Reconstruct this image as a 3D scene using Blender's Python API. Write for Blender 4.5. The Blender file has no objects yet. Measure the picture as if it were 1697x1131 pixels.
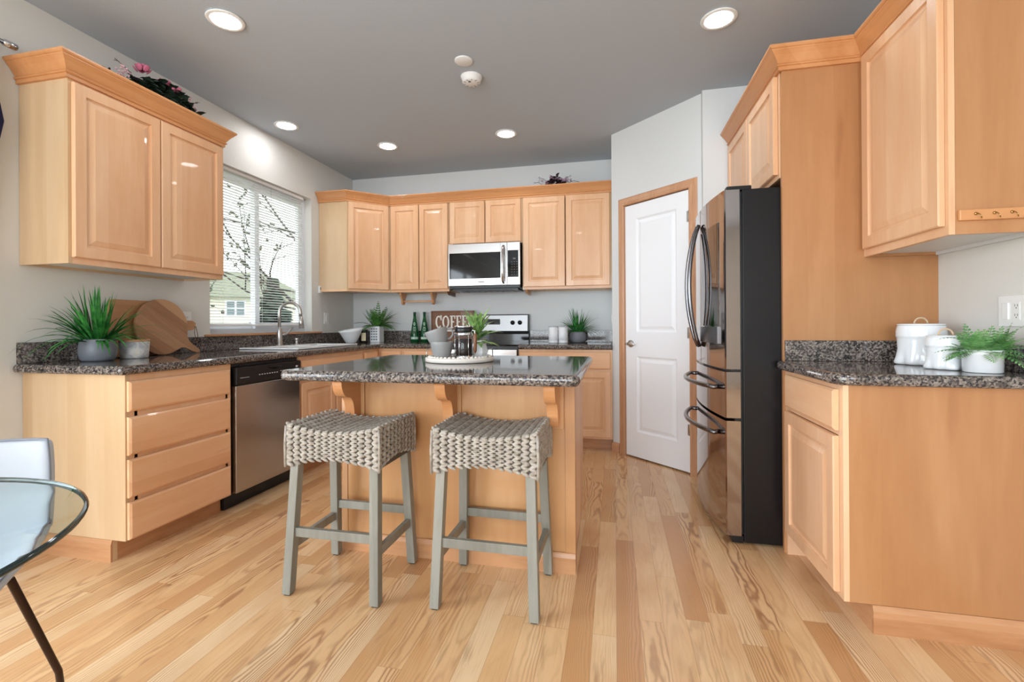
import bpy, math, random
from mathutils import Vector, Matrix
random.seed(7)
SC = bpy.context.scene
COL = SC.collection
PI = math.pi
def V(*a): return Vector(a)

# ------------------------------------------------------------------ camera
def make_camera():
    f, yaw, pitch, roll, cy, H = 769.7, .2177661, -.0011118, -.0058294, 536.75, 1.09
    c, s = math.cos, math.sin
    R0 = Matrix(((1,0,0),(0,0,-1),(0,1,0)))
    Rz = Matrix(((c(yaw),s(yaw),0),(-s(yaw),c(yaw),0),(0,0,1)))
    Rx = Matrix(((1,0,0),(0,c(pitch),-s(pitch)),(0,s(pitch),c(pitch))))
    Rr = Matrix(((c(roll),-s(roll),0),(s(roll),c(roll),0),(0,0,1)))
    R = Rr @ Rx @ R0 @ Rz
    right, down, fwd = R[0], R[1], R[2]
    cam = bpy.data.cameras.new('camera')
    cam.sensor_width = 36; cam.lens = f/1697*36
    cam.shift_y = -(565.5-cy)/1697
    cam.clip_start = .02; cam.clip_end = 300
    o = bpy.data.objects.new('camera', cam); COL.objects.link(o)
    M = Matrix((right, -down, -fwd)).transposed().to_4x4()
    M.translation = (0, 0, H)
    o.matrix_world = M
    SC.camera = o
make_camera()

# ------------------------------------------------------------------ view, sky, large lights
SC.view_settings.view_transform = 'Standard'
SC.view_settings.look = 'None'
SC.view_settings.gamma = 1
SC.view_settings.exposure = .66
SC.view_settings.use_curve_mapping = False
w = bpy.data.worlds.new('sky'); SC.world = w; w.use_nodes = True
bg = w.node_tree.nodes['Background']
bg.inputs[0].default_value = (.93, .97, 1, 1)
bg.inputs[1].default_value = 2.2
def area(name, loc, rot, sx, sy, power, col=(1,1,1)):
    l = bpy.data.lights.new(name, 'AREA'); l.shape = 'RECTANGLE'
    l.size = sx; l.size_y = sy; l.energy = power; l.color = col
    o = bpy.data.objects.new(name, l); COL.objects.link(o)
    o.location = loc; o.rotation_euler = rot
    return o
# added unseen area light at the rear windows; daylight outside the patio door at left
area('added_rear_light', (-.9, -3.75, 1.45), (PI/2, 0, 0), 4.2, 2.0, 120, (.80,.91,1))
area('daylight_patio', (-3.15, -.35, 1.15), (0, -PI/2, 0), 2.1, 2.3, 70, (.80,.91,1))
LAMP_STRENGTH = 44

# ------------------------------------------------------------------ materials
MATS = {}
def lin(c):
    return tuple(((x/255)/12.92 if x/255 <= .04045 else ((x/255+.055)/1.055)**2.4) for x in c)
def mat(name, col, rough=.5, metal=0, spec=.5, coat=0, trans=0, emit=None, es=1, ior=1.45, srgb=True):
    if name in MATS: return MATS[name]
    m = bpy.data.materials.new(name); m.use_nodes = True
    b = m.node_tree.nodes['Principled BSDF']
    c = lin(col) if srgb else col
    b.inputs['Base Color'].default_value = (*c, 1)
    b.inputs['Roughness'].default_value = rough
    b.inputs['Metallic'].default_value = metal
    b.inputs['Specular IOR Level'].default_value = spec
    b.inputs['Coat Weight'].default_value = coat
    b.inputs['Transmission Weight'].default_value = trans
    b.inputs['IOR'].default_value = ior
    if emit:
        b.inputs['Emission Color'].default_value = (*emit, 1); b.inputs['Emission Strength'].default_value = es
    MATS[name] = m
    return m
class NG:
    def __init__(s, m): s.t = m.node_tree; s.b = s.t.nodes['Principled BSDF']
    def n(s, typ, **kw):
        x = s.t.nodes.new(typ)
        for k, v in kw.items(): setattr(x, k, v)
        return x
    def l(s, a, b): s.t.links.new(a, b)
    def math(s, op, a, b=None, c=None):
        x = s.n('ShaderNodeMath', operation=op)
        for i, v in enumerate((a, b, c)):
            if v is None: continue
            if isinstance(v, (int, float)): x.inputs[i].default_value = v
            else: s.l(v, x.inputs[i])
        return x.outputs[0]
    def comb(s, x, y, z):
        c = s.n('ShaderNodeCombineXYZ')
        for i, v in enumerate((x, y, z)):
            if isinstance(v, (int, float)): c.inputs[i].default_value = v
            else: s.l(v, c.inputs[i])
        return c.outputs[0]
    def noise(s, vec, scale, detail=2, rough=.5, dist=0):
        x = s.n('ShaderNodeTexNoise'); x.inputs['Scale'].default_value = scale
        x.inputs['Detail'].default_value = detail; x.inputs['Roughness'].default_value = rough
        x.inputs['Distortion'].default_value = dist
        s.l(vec, x.inputs['Vector']); return x.outputs['Fac']
    def ramp(s, fac, stops, interp='LINEAR'):
        r = s.n('ShaderNodeValToRGB'); r.color_ramp.interpolation = interp
        e = r.color_ramp.elements
        while len(e) < len(stops): e.new(.5)
        for i, (p, c) in enumerate(stops):
            e[i].position = p; e[i].color = (*lin(c), 1)
        s.l(fac, r.inputs[0]); return r.outputs[0]
    def mix(s, f, a, b, mode='MIX'):
        m = s.n('ShaderNodeMix', data_type='RGBA', blend_type=mode)
        for sock, v in ((m.inputs[0], f), (m.inputs[6], a), (m.inputs[7], b)):
            if isinstance(v, (int, float)): sock.default_value = v
            elif isinstance(v, tuple): sock.default_value = (*v, 1) if len(v) == 3 else v
            else: s.l(v, sock)
        return m.outputs[2]
    def bump(s, h, strength, dist):
        b = s.n('ShaderNodeBump'); b.inputs['Strength'].default_value = strength
        b.inputs['Distance'].default_value = dist
        s.l(h, b.inputs['Height']); s.l(b.outputs[0], s.b.inputs['Normal'])
    def coords(s, world=False):
        if world:
            g = s.n('ShaderNodeNewGeometry'); return g.outputs['Position']
        t = s.n('ShaderNodeTexCoord'); i = s.n('ShaderNodeObjectInfo')
        v = s.n('ShaderNodeVectorMath', operation='ADD'); s.l(t.outputs['Object'], v.inputs[0])
        sc = s.math('MULTIPLY', i.outputs['Random'], 13.7)
        s.l(s.comb(sc, sc, sc), v.inputs[1]); return v.outputs[0]

def wood(name, c0, c1, c2, rough=.34, axis='Z', knots=True, grain=1.0):
    m = mat(name, c1, rough, coat=.15); g = NG(m)
    p = g.coords(); sep = g.n('ShaderNodeSeparateXYZ'); g.l(p, sep.inputs[0])
    X, Y, Z = sep.outputs
    k = .13
    def sv(a):
        if axis == 'Z': return g.comb(g.math('MULTIPLY', X, a), g.math('MULTIPLY', Y, a), g.math('MULTIPLY', Z, a*k))
        if axis == 'X': return g.comb(g.math('MULTIPLY', X, a*k), g.math('MULTIPLY', Y, a), g.math('MULTIPLY', Z, a))
        return g.comb(g.math('MULTIPLY', X, a), g.math('MULTIPLY', Y, a*k), g.math('MULTIPLY', Z, a))
    n1 = g.noise(sv(1), 6, 3, .55, .6)
    n2 = g.noise(sv(1), 45, 3, .6, .2)
    # glued-up staves along the grain
    a = g.math('ADD', X, Y) if axis == 'Z' else (g.math('ADD', Y, Z) if axis == 'X' else g.math('ADD', X, Z))
    st = g.n('ShaderNodeTexWhiteNoise', noise_dimensions='1D'); g.l(g.math('FLOOR', g.math('MULTIPLY', a, 9)), st.inputs['W'])
    f = g.math('ADD', g.math('MULTIPLY', n1, .62), g.math('ADD', g.math('MULTIPLY', n2, .22*grain), g.math('MULTIPLY', st.outputs[0], .16)))
    col = g.ramp(f, [(.32, c0), (.5, c1), (.68, c2)])
    if knots:
        kn = g.noise(sv(1), 11, 1, .4, .3)
        kf = g.n('ShaderNodeMapRange'); g.l(kn, kf.inputs[0])
        kf.inputs[1].default_value = .74; kf.inputs[2].default_value = .82; kf.inputs[3].default_value = 0; kf.inputs[4].default_value = .45
        col = g.mix(kf.outputs[0], col, lin((150, 95, 60)))
    g.l(col, g.b.inputs['Base Color'])
    return m
MAPLE = wood('maple_vertical', (222,170,127), (231,183,142), (238,197,159))
MAPLE_H = wood('maple_horizontal', (226,172,128), (235,185,142), (241,197,156), axis='Y')
MAPLE_HX = wood('maple_horizontal_x', (222,168,124), (232,181,138), (239,193,152), axis='X')
MAPLE_D = wood('maple_crown', (200,136,86), (209,148,97), (218,160,110), axis='Y', knots=False)
MAPLE_DX = wood('maple_crown_x', (200,136,86), (209,148,97), (218,160,110), axis='X', knots=False)
PLY = wood('maple_veneer_daylit', (206,172,132), (214,181,142), (221,191,154), rough=.3, knots=False)  # veneer with the paleness of daylight put into its colour
PLYR = wood('maple_veneer_shaded', (172,119,76), (182,129,85), (192,140,96), rough=.3)  # same veneer made darker, weaker light on the right put into colour
HONEY = wood('island_veneer', (190,136,88), (200,147,98), (210,159,110), rough=.3)
OAK = wood('oak_trim', (168,118,86), (189,137,101), (205,155,118), axis='Z', knots=False, grain=2.2, rough=.35)
OAKX = wood('oak_trim_x', (164,112,74), (184,130,88), (200,148,106), axis='X', knots=False, grain=2.2, rough=.35)
OAKY = wood('oak_trim_y', (164,112,74), (184,130,88), (200,148,106), axis='Y', knots=False, grain=2.2, rough=.35)
ACACIA = wood('acacia', (142,98,66), (172,126,90), (196,152,114), axis='Y', knots=False, grain=1.6, rough=.45)
BOARDW = wood('beech_board', (180,130,88), (198,148,104), (212,164,120), axis='Y', knots=False, rough=.45)
WALNUT = wood('walnut', (78,44,24), (104,60,34), (126,78,46), knots=False, rough=.4)
SIGNW = wood('sign_wood', (88,58,42), (112,74,54), (130,90,66), axis='X', knots=False, rough=.6, grain=2)
GREYW = wood('grey_washed_wood', (116,112,101), (130,127,116), (146,143,132), knots=False, rough=.5, grain=1.5)

def wallmat(name, c, bump=.12):
    m = mat(name, c, .75, spec=.25); g = NG(m)
    n = g.noise(g.coords(True), 120, 3)
    g.bump(n, bump, .003); return m
WALL = wallmat('wall_paint', (220,218,212))
WALLW = wallmat('wall_paint_pale', (220,221,221))
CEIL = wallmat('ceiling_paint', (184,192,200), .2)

def floor_mat():
    m = mat('oak_floor', (225,180,130), .22, coat=.25); g = NG(m)
    P = g.coords(True); sep = g.n('ShaderNodeSeparateXYZ'); g.l(P, sep.inputs[0]); X, Y, Z = sep.outputs
    W = .083
    xs = g.math('DIVIDE', X, W); row = g.math('FLOOR', xs); fx = g.math('FRACT', xs)
    r1 = g.n('ShaderNodeTexWhiteNoise', noise_dimensions='1D'); g.l(row, r1.inputs['W'])
    ys = g.math('DIVIDE', g.math('ADD', Y, g.math('MULTIPLY', r1.outputs[0], 7.3)), .95)
    # vary the length of the boards a little
    brd = g.math('FLOOR', ys); fy = g.math('FRACT', ys)
    r2 = g.n('ShaderNodeTexWhiteNoise', noise_dimensions='2D'); g.l(g.comb(row, brd, 0), r2.inputs['Vector'])
    rv = r2.outputs['Value']; sepc = g.n('ShaderNodeSeparateColor'); g.l(r2.outputs['Color'], sepc.inputs[0])
    off = g.math('MULTIPLY', rv, 37.0)
    base = g.ramp(rv, [(0, (208,156,108)), (.10, (220,172,122)), (.3, (229,184,134)), (.55, (235,193,145)), (.8, (239,201,155)), (1, (242,208,166))])
    # fine pores
    fine = g.noise(g.comb(g.math('MULTIPLY', X, 1), g.math('MULTIPLY', Y, .05), off), 160, 3, .6)
    # cathedral grain: warped rings, different centre per board
    gx = g.math('ADD', g.math('MULTIPLY', g.math('SUBTRACT', fx, .5), .9), g.math('MULTIPLY', g.math('SUBTRACT', sepc.outputs[0], .5), 1.6))
    wn = g.noise(g.comb(g.math('MULTIPLY', X, 6), g.math('MULTIPLY', Y, 1.6), off), 1.6, 3, .5)
    cath = g.math('ADD', g.math('MULTIPLY', g.math('MULTIPLY', gx, gx), 4.6), g.math('ADD', g.math('MULTIPLY', Y, g.math('SUBTRACT', g.math('MULTIPLY', sepc.outputs[1], 5.0), 2.5)), g.math('MULTIPLY', wn, 3.4)))
    ring = g.math('SINE', g.math('MULTIPLY', cath, 10.5))
    ring = g.math('POWER', g.math('MULTIPLY', g.math('ADD', ring, 1), .5), 2.2)
    am = g.n('ShaderNodeMapRange'); g.l(sepc.outputs[2], am.inputs[0]); am.inputs[1].default_value = .1; am.inputs[2].default_value = .8; am.inputs[3].default_value = .12; am.inputs[4].default_value = .85; amt = am.outputs[0]
    mask = g.noise(g.comb(X, g.math('MULTIPLY', Y, .5), off), 4, 1)
    mk = g.n('ShaderNodeMapRange'); g.l(mask, mk.inputs[0]); mk.inputs[1].default_value = .34; mk.inputs[2].default_value = .6; mk.inputs[3].default_value = .25
    ra = g.math('MULTIPLY', g.math('MULTIPLY', ring, amt), g.math('MULTIPLY', mk.outputs[0], 1.0))
    col = g.mix(ra, base, lin((158,108,72)))
    fa = g.n('ShaderNodeMapRange'); g.l(fine, fa.inputs[0]); fa.inputs[1].default_value = .5; fa.inputs[2].default_value = .85; fa.inputs[4].default_value = .32
    col = g.mix(fa.outputs[0], col, lin((186,132,88)))
    blot = g.noise(g.comb(X, g.math('MULTIPLY', Y, .45), off), 7, 2)
    bm_ = g.n('ShaderNodeMapRange'); g.l(blot, bm_.inputs[0]); bm_.inputs[1].default_value = .45; bm_.inputs[2].default_value = .75; bm_.inputs[4].default_value = .5
    col = g.mix(bm_.outputs[0], col, lin((206,148,96)))
    # mineral streaks
    stn = g.noise(g.comb(X, g.math('MULTIPLY', Y, .12), off), 26, 3, .6)
    sm = g.n('ShaderNodeMapRange'); g.l(stn, sm.inputs[0]); sm.inputs[1].default_value = .62; sm.inputs[2].default_value = .78; sm.inputs[4].default_value = .5
    col = g.mix(sm.outputs[0], col, lin((140,96,66)))
    # joints
    e1 = g.math('LESS_THAN', g.math('MINIMUM', fx, g.math('SUBTRACT', 1, fx)), .011)
    e2 = g.math('LESS_THAN', fy, .0016)
    edge = g.math('MULTIPLY', g.math('MAXIMUM', e1, e2), .45)
    col = g.mix(edge, col, lin((150,100,64)))
    g.l(col, g.b.inputs['Base Color'])
    rr = g.math('ADD', .17, g.math('MULTIPLY', fine, .14)); g.l(rr, g.b.inputs['Roughness'])
    g.bump(g.math('SUBTRACT', 1, edge), .25, .001)
    return m
FLOOR = floor_mat()

def granite():
    m = mat('granite', (110,102,96), .06, spec=.55); g = NG(m)
    P = g.coords(True)
    v = g.n('ShaderNodeTexVoronoi'); v.inputs['Scale'].default_value = 160; g.l(P, v.inputs['Vector'])
    s1 = g.n('ShaderNodeSeparateColor'); g.l(v.outputs['Color'], s1.inputs[0])
    n = g.noise(P, 60, 3, .6)
    f = g.math('ADD', g.math('MULTIPLY', s1.outputs[0], .6), g.math('MULTIPLY', n, .45))
    c = g.ramp(f, [(.28, (22,20,20)), (.4, (62,55,52)), (.52, (98,88,82)), (.66, (132,120,110)), (.85, (160,150,140))])
    big = g.noise(P, 7, 2)
    c = g.mix(g.math('MULTIPLY', big, .35), c, lin((84,82,86)))
    g.l(c, g.b.inputs['Base Color']); return m
GRANITE = granite()

def brushed(name, c, rough, axis=2, spec=.5):
    m = mat(name, c, rough, 1); g = NG(m)
    p = g.coords(); sep = g.n('ShaderNodeSeparateXYZ'); g.l(p, sep.inputs[0])
    ks = [1, 1, 1]; ks[axis] = .02
    n = g.noise(g.comb(*[g.math('MULTIPLY', sep.outputs[i], ks[i]) for i in range(3)]), 300, 2)
    g.l(g.math('ADD', rough-.04, g.math('MULTIPLY', n, .08)), g.b.inputs['Roughness']); return m
STEEL = brushed('stainless_steel', (205,203,202), .24, 0)
STEEL_DW = brushed('stainless_dishwasher', (185,182,182), .2, 1)
BSTEEL = brushed('black_stainless', (174,165,162), .08, 2)
BSTEEL_H = brushed('black_stainless_handle', (120,118,120), .22, 2)
FRSIDE = mat('fridge_side', (20,17,18), .35, spec=.35)
CHROME = mat('chrome', (225,225,228), .12, 1)
NICKEL = mat('brushed_nickel', (190,188,184), .28, 1)
BRASS = mat('brass', (176,140,84), .25, 1)
BLACK = mat('black_plastic', (20,20,22), .3)
BLACKG = mat('black_glass', (10,10,12), .05)
BLKMETAL = mat('dark_bronze_metal', (62,44,34), .4, .6)
WHITE = mat('white_plastic', (236,236,234), .4)
DOORP = mat('door_paint', (246,247,250), .35)
CERW = mat('white_ceramic', (238,240,242), .12, coat=.3)
CERG = mat('grey_ceramic', (118,122,130), .4)
CONC = mat('grey_stone_pot', (126,126,132), .7)
MUG = mat('grey_mug', (146,144,142), .45)
RANGEP = brushed('range_panel_steel', (150,150,150), .38, 0)
MUGIN = mat('mug_interior', (222,216,206), .4)
UNDER = mat('cabinet_underside', (222,224,224), .5)
DARKGAP = mat('dark_recess', (30,22,18), .8)
RUBBER = mat('dark_rubber', (35,32,30), .7)
FABRIC = mat('grey_blue_fabric', (186,191,198), .9, spec=.2)
PIPING = mat('chair_piping', (128,132,142), .8)
BLINDM = mat('blind_white', (240,240,240), .45)
VINYL = mat('window_vinyl', (236,238,242), .35)
SINKM = mat('white_sink', (240,240,240), .12, coat=.3)
BGLASS = mat('green_glass', (18,110,58), .05, trans=.55, spec=.6)
LABELM = mat('pale_label', (196,214,200), .5)
CREAM = mat('cream_label', (226,214,176), .5)
INK = mat('grey_ink', (110,110,112), .6)
WHITEPRINT = mat('white_print', (220,220,220), .5)
BEAD = mat('white_washed_wood', (226,218,208), .6)
COFFEE = mat('ground_coffee', (40,26,20), .8)
SIGNWHITE = mat('sign_letters', (232,224,212), .6)
NAVY = mat('navy_fabric', (34,32,62), .9)
PINK = mat('pink_petals', (196,104,130), .7)
PALEPINK = mat('pale_pink_petals', (220,176,182), .7)
MAUVE = mat('mauve_petals', (168,138,156), .7)
DKLEAF = mat('dark_green_leaf', (52,70,58), .5)
PURPLELEAF = mat('plum_leaf', (74,48,56), .6)
TWINE = mat('twine', (98,62,40), .8)
def leafmat(name, c0, c1):
    m = mat(name, c0, .45, spec=.4); g = NG(m)
    n = g.noise(g.coords(), 24, 2); c = g.ramp(n, [(.35, c0), (.65, c1)])
    g.l(c, g.b.inputs['Base Color']); return m
LEAF = leafmat('grass_leaf', (28,92,34), (68,146,66))
FERN = leafmat('fern_leaf', (84,142,78), (140,188,118))
BUSHL = leafmat('bush_leaf', (42,100,34), (96,148,62))
DRAC = leafmat('dracaena_leaf', (70,120,60), (164,196,116))
def glassmat(name, c=(240,250,248), rough=0):
    m = mat(name, c, rough, trans=1, ior=1.45); return m
def thin_pane(name='window_glass', tint=(.96,.98,.98), ior=1.3):
    m = bpy.data.materials.new(name); m.use_nodes = True; t = m.node_tree
    t.nodes.clear(); o = t.nodes.new('ShaderNodeOutputMaterial'); mx = t.nodes.new('ShaderNodeMixShader')
    tr = t.nodes.new('ShaderNodeBsdfTransparent'); gl = t.nodes.new('ShaderNodeBsdfGlossy'); gl.inputs['Roughness'].default_value = 0
    fr = t.nodes.new('ShaderNodeFresnel'); fr.inputs[0].default_value = ior
    ge = t.nodes.new('ShaderNodeNewGeometry'); ml = t.nodes.new('ShaderNodeMath'); ml.operation = 'MULTIPLY_ADD'
    ml.inputs[1].default_value = -1; ml.inputs[2].default_value = 1; t.links.new(ge.outputs['Backfacing'], ml.inputs[0])
    mu = t.nodes.new('ShaderNodeMath'); mu.operation = 'MULTIPLY'; t.links.new(ml.outputs[0], mu.inputs[0]); t.links.new(fr.outputs[0], mu.inputs[1])
    tr.inputs[0].default_value = (*tint, 1)
    t.links.new(mu.outputs[0], mx.inputs[0]); t.links.new(tr.outputs[0], mx.inputs[1]); t.links.new(gl.outputs[0], mx.inputs[2])
    t.links.new(mx.outputs[0], o.inputs[0]); return m
PANE = thin_pane()
TABLEGLASS = thin_pane('table_glass', (.90,.955,.96), 1.5)
CLEARG = thin_pane('clear_glass', (.96,.97,.97), 1.45)
GLASSEDGE = mat('glass_edge', (30,52,50), .08, spec=.8)
LAMP = mat('lamp_lens', (255,250,240), .5, emit=(.95,.97,1), es=LAMP_STRENGTH)
def seagrass():
    m = mat('seagrass', (160,150,138), .6, spec=.3); g = NG(m)
    p = g.coords(); n = g.noise(p, 55, 3); c = g.ramp(n, [(.3, (148,138,126)), (.5, (180,170,158)), (.72, (200,192,180))])
    n2 = g.noise(p, 420, 2); g.l(g.mix(g.math('MULTIPLY', n2, .5), c, lin((120,110,100))), g.b.inputs['Base Color'])
    g.bump(n2, .3, .001); return m
SEAG = seagrass()
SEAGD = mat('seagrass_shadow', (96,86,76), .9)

# ------------------------------------------------------------------ mesh helpers
class MB:
    def __init__(s): s.v = []; s.f = []; s.mi = []; s.cur = 0; s.sm = []; s.smooth = False
    def face(s, idx): s.f.append(tuple(idx)); s.mi.append(s.cur); s.sm.append(s.smooth)
    def add(s, vs, fs):
        b = len(s.v); s.v += [Vector(v) for v in vs]
        for f in fs: s.face([b+i for i in f])
        return s
    def box(s, x0, x1, y0, y1, z0, z1):
        if x0 > x1: x0, x1 = x1, x0
        if y0 > y1: y0, y1 = y1, y0
        if z0 > z1: z0, z1 = z1, z0
        return s.add([(x0,y0,z0),(x1,y0,z0),(x1,y1,z0),(x0,y1,z0),(x0,y0,z1),(x1,y0,z1),(x1,y1,z1),(x0,y1,z1)],
              [(0,3,2,1),(4,5,6,7),(0,1,5,4),(1,2,6,5),(2,3,7,6),(3,0,4,7)])
    def obox(s, c, u, v, w, a, b, d):      # oriented box: centre, three unit axes, half sizes
        c, u, v, w = Vector(c), Vector(u), Vector(v), Vector(w); vs = []
        for k in (-1, 1):
            for (i, j) in ((-1,-1),(1,-1),(1,1),(-1,1)): vs.append(c+u*a*i+v*b*j+w*d*k)
        return s.add(vs, [(0,3,2,1),(4,5,6,7),(0,1,5,4),(1,2,6,5),(2,3,7,6),(3,0,4,7)])
    def prism(s, poly, fn):                # poly 2D, fn(a,b,k) -> 3D, k in 0/1
        n = len(poly); vs = [fn(a, b, 0) for a, b in poly]+[fn(a, b, 1) for a, b in poly]
        return s.add(vs, [tuple(range(n-1, -1, -1)), tuple(range(n, 2*n))]+[(i, (i+1) % n, n+(i+1) % n, n+i) for i in range(n)])
    def lathe(s, prof, c=(0,0,0), seg=32, ax=None, fn=None, cap=True):
        c = Vector(c); rows = []; sm = s.smooth; s.smooth = True
        b = len(s.v)
        A = Matrix.Identity(3) if ax is None else Vector((0,0,1)).rotation_difference(Vector(ax)).to_matrix()
        for r, z in prof:
            for i in range(seg):
                t = 2*PI*i/seg; rr = r if fn is None else r*fn(t, z)
                s.v.append(c+A @ Vector((rr*math.cos(t), rr*math.sin(t), z)))
        for k in range(len(prof)-1):
            for i in range(seg):
                j = (i+1) % seg; s.face((b+k*seg+i, b+k*seg+j, b+(k+1)*seg+j, b+(k+1)*seg+i))
        s.smooth = False
        if cap:
            if prof[0][0] > 1e-5: s.face([b+i for i in range(seg-1, -1, -1)])
            if prof[-1][0] > 1e-5: s.face([b+(len(prof)-1)*seg+i for i in range(seg)])
        s.smooth = sm
        return s
    def tube(s, pts, r, seg=10, flat=None):
        pts = [Vector(p) for p in pts]; n = len(pts)
        rs = r if isinstance(r, (list, tuple)) else [r]*n
        sm = s.smooth; s.smooth = True; b = len(s.v)
        t0 = (pts[1]-pts[0]).normalized(); up = Vector((0,0,1)) if abs(t0.z) < .9 else Vector((1,0,0))
        nrm = t0.cross(up).normalized()
        for i, p in enumerate(pts):
            t = ((pts[min(i+1, n-1)]-pts[max(i-1, 0)])).normalized()
            nrm = (nrm-t*nrm.dot(t)).normalized(); bn = t.cross(nrm)
            for k in range(seg):
                a = 2*PI*k/seg; s.v.append(p+(nrm*math.cos(a)+bn*math.sin(a)*(flat or 1))*rs[i])
        for i in range(n-1):
            for k in range(seg):
                j = (k+1) % seg; s.face((b+i*seg+k, b+i*seg+j, b+(i+1)*seg+j, b+(i+1)*seg+k))
        s.smooth = False
        s.face([b+k for k in range(seg-1, -1, -1)]); s.face([b+(n-1)*seg+k for k in range(seg)])
        s.smooth = sm; return s
    def ell(s, c, u, v, w, seg=8, rings=5):   # ellipsoid with axis vectors u (long), v, w
        c = Vector(c); sm = s.smooth; s.smooth = True; b = len(s.v)
        s.v.append(c-u)
        for i in range(1, rings):
            a = -PI/2+PI*i/rings
            for k in range(seg):
                t = 2*PI*k/seg; s.v.append(c+u*math.sin(a)+(v*math.cos(t)+w*math.sin(t))*math.cos(a))
        s.v.append(c+u); e = len(s.v)-1
        for k in range(seg):
            s.face((b, b+1+(k+1) % seg, b+1+k))
            s.face((e, e-seg+k, e-seg+(k+1) % seg))
        for i in range(rings-2):
            for k in range(seg):
                j = (k+1) % seg; o = b+1+i*seg; s.face((o+k, o+j, o+seg+j, o+seg+k))
        s.smooth = sm; return s
    def sweep(s, path, prof, close=False):   # path xy list, prof (out, z): out to the right of travel
        n = len(path); P = [Vector((p[0], p[1])) for p in path]; b = len(s.v); m = len(prof)
        for i in range(n):
            a = P[i-1] if (i > 0 or close) else None; c = P[(i+1) % n] if (i < n-1 or close) else None
            d1 = (P[i]-a).normalized() if a is not None else None; d2 = (c-P[i]).normalized() if c is not None else None
            if d1 is None: d1 = d2
            if d2 is None: d2 = d1
            n1 = Vector((d1.y, -d1.x)); n2 = Vector((d2.y, -d2.x)); mt = (n1+n2).normalized(); k = 1/max(.3, mt.dot(n1))
            for (o, z) in prof: q = P[i]+mt*o*k; s.v.append(Vector((q.x, q.y, z)))
        for i in range(n if close else n-1):
            j = (i+1) % n
            for k in range(m):
                l = (k+1) % m; s.face((b+i*m+k, b+i*m+l, b+j*m+l, b+j*m+k))
        if not close:
            s.face([b+k for k in range(m)]); s.face([b+(n-1)*m+k for k in range(m-1, -1, -1)])
        return s
    def rings(s, o, u, v, n, w, h, prof, back=None):  # nested rectangles: prof (inset, depth); raised panels
        o, u, v, n = Vector(o), Vector(u), Vector(v), Vector(n); b = len(s.v)
        for (ins, d) in prof:
            for (a, c) in ((ins, ins), (w-ins, ins), (w-ins, h-ins), (ins, h-ins)): s.v.append(o+u*a+v*c+n*d)
        for k in range(len(prof)-1):
            for i in range(4):
                j = (i+1) % 4; s.face((b+4*k+i, b+4*k+j, b+4*k+4+j, b+4*k+4+i))
        s.face((b+3, b+2, b+1, b)); e = b+4*(len(prof)-1); s.face((e, e+1, e+2, e+3))
        return s

W0 = {}
def link(o): COL.objects.link(o)
def obj(name, mb, m, parent=None, bevel=0, seg=2, kind=None, label=None):
    me = bpy.data.meshes.new(name)
    vs = mb.v; mn = Vector([min(v[i] for v in vs) for i in range(3)]); mx = Vector([max(v[i] for v in vs) for i in range(3)])
    c = (mn+mx)/2
    if parent is None: c.z = mn.z
    me.from_pydata([tuple(v-c) for v in vs], [], mb.f); 
    ms = m if isinstance(m, (list, tuple)) else [m]
    for x in ms: me.materials.append(x)
    me.polygons.foreach_set('material_index', mb.mi); me.polygons.foreach_set('use_smooth', mb.sm)
    me.update()
    import bmesh
    bm = bmesh.new(); bm.from_mesh(me); bmesh.ops.recalc_face_normals(bm, faces=bm.faces); bm.to_mesh(me); bm.free()
    o = bpy.data.objects.new(name, me); link(o)
    W0[o.name] = c.copy()
    if parent is not None:
        o.parent = parent; o.location = c-W0[parent.name]
    else: o.location = c
    if bevel:
        bv = o.modifiers.new('bevel', 'BEVEL'); bv.width = bevel; bv.segments = seg; bv.limit_method = 'ANGLE'; bv.angle_limit = .6
        bv.harden_normals = False
    if kind: o['kind'] = kind
    if label: o['label'] = label
    return o
def thing(name, label, cat, loc=(0,0,0), group=None):
    o = bpy.data.objects.new(name, None); link(o); o.location = loc; o.empty_display_size = .05
    W0[o.name] = Vector(loc); o['label'] = label; o['category'] = cat
    if group: o['group'] = group
    return o
def tag(o, label, cat, group=None):
    o['label'] = label; o['category'] = cat
    if group: o['group'] = group
    return o
def struct(name, mb, m, parent=None, bevel=0): return obj(name, mb, m, parent, bevel, kind='structure' if parent is None else None)
def dup(root, loc, rotz=0, label=None):
    def cp(o, par):
        c = o.copy(); link(c); c.parent = par
        for ch in list(o.children): cp(ch, c)
        return c
    r = cp(root, None); r.location = loc; r.rotation_euler = (0, 0, rotz)
    if label: r['label'] = label
    return r
B = lambda *a: MB().box(*a)
XA, YA, ZA = V(1,0,0), V(0,1,0), V(0,0,1)

# ------------------------------------------------------------------ key dimensions
WL, WB, WR = -2.83, 4.65, 1.41       # left, back, right wall planes
CZ = 2.70                            # ceiling
CT = .91                             # counter top
# ------------------------------------------------------------------ room shell
struct('floor', B(-3.4, 2.6, -3.9, 4.9, -.1, 0), FLOOR)
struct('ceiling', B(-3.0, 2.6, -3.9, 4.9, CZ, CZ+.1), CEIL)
wy0, wy1, wz0, wz1 = 2.78, 3.925, 1.03, 2.30
T = .16
mb = MB()
py0, py1, pz1 = -1.45, .75, 2.15     # patio door opening
for (a, b, c, d) in ((-3.9, py0, 0, CZ), (py0, py1, pz1, CZ), (py1, wy0, 0, CZ), (wy0, wy1, 0, wz0), (wy0, wy1, wz1, CZ), (wy1, WB+.15, 0, CZ)):
    mb.box(WL-T, WL, a, b, c, d)
struct('wall_left', mb, WALL)
struct('wall_back', B(WL, 2.6, WB, WB+.15, 0, CZ), WALLW)
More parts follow.
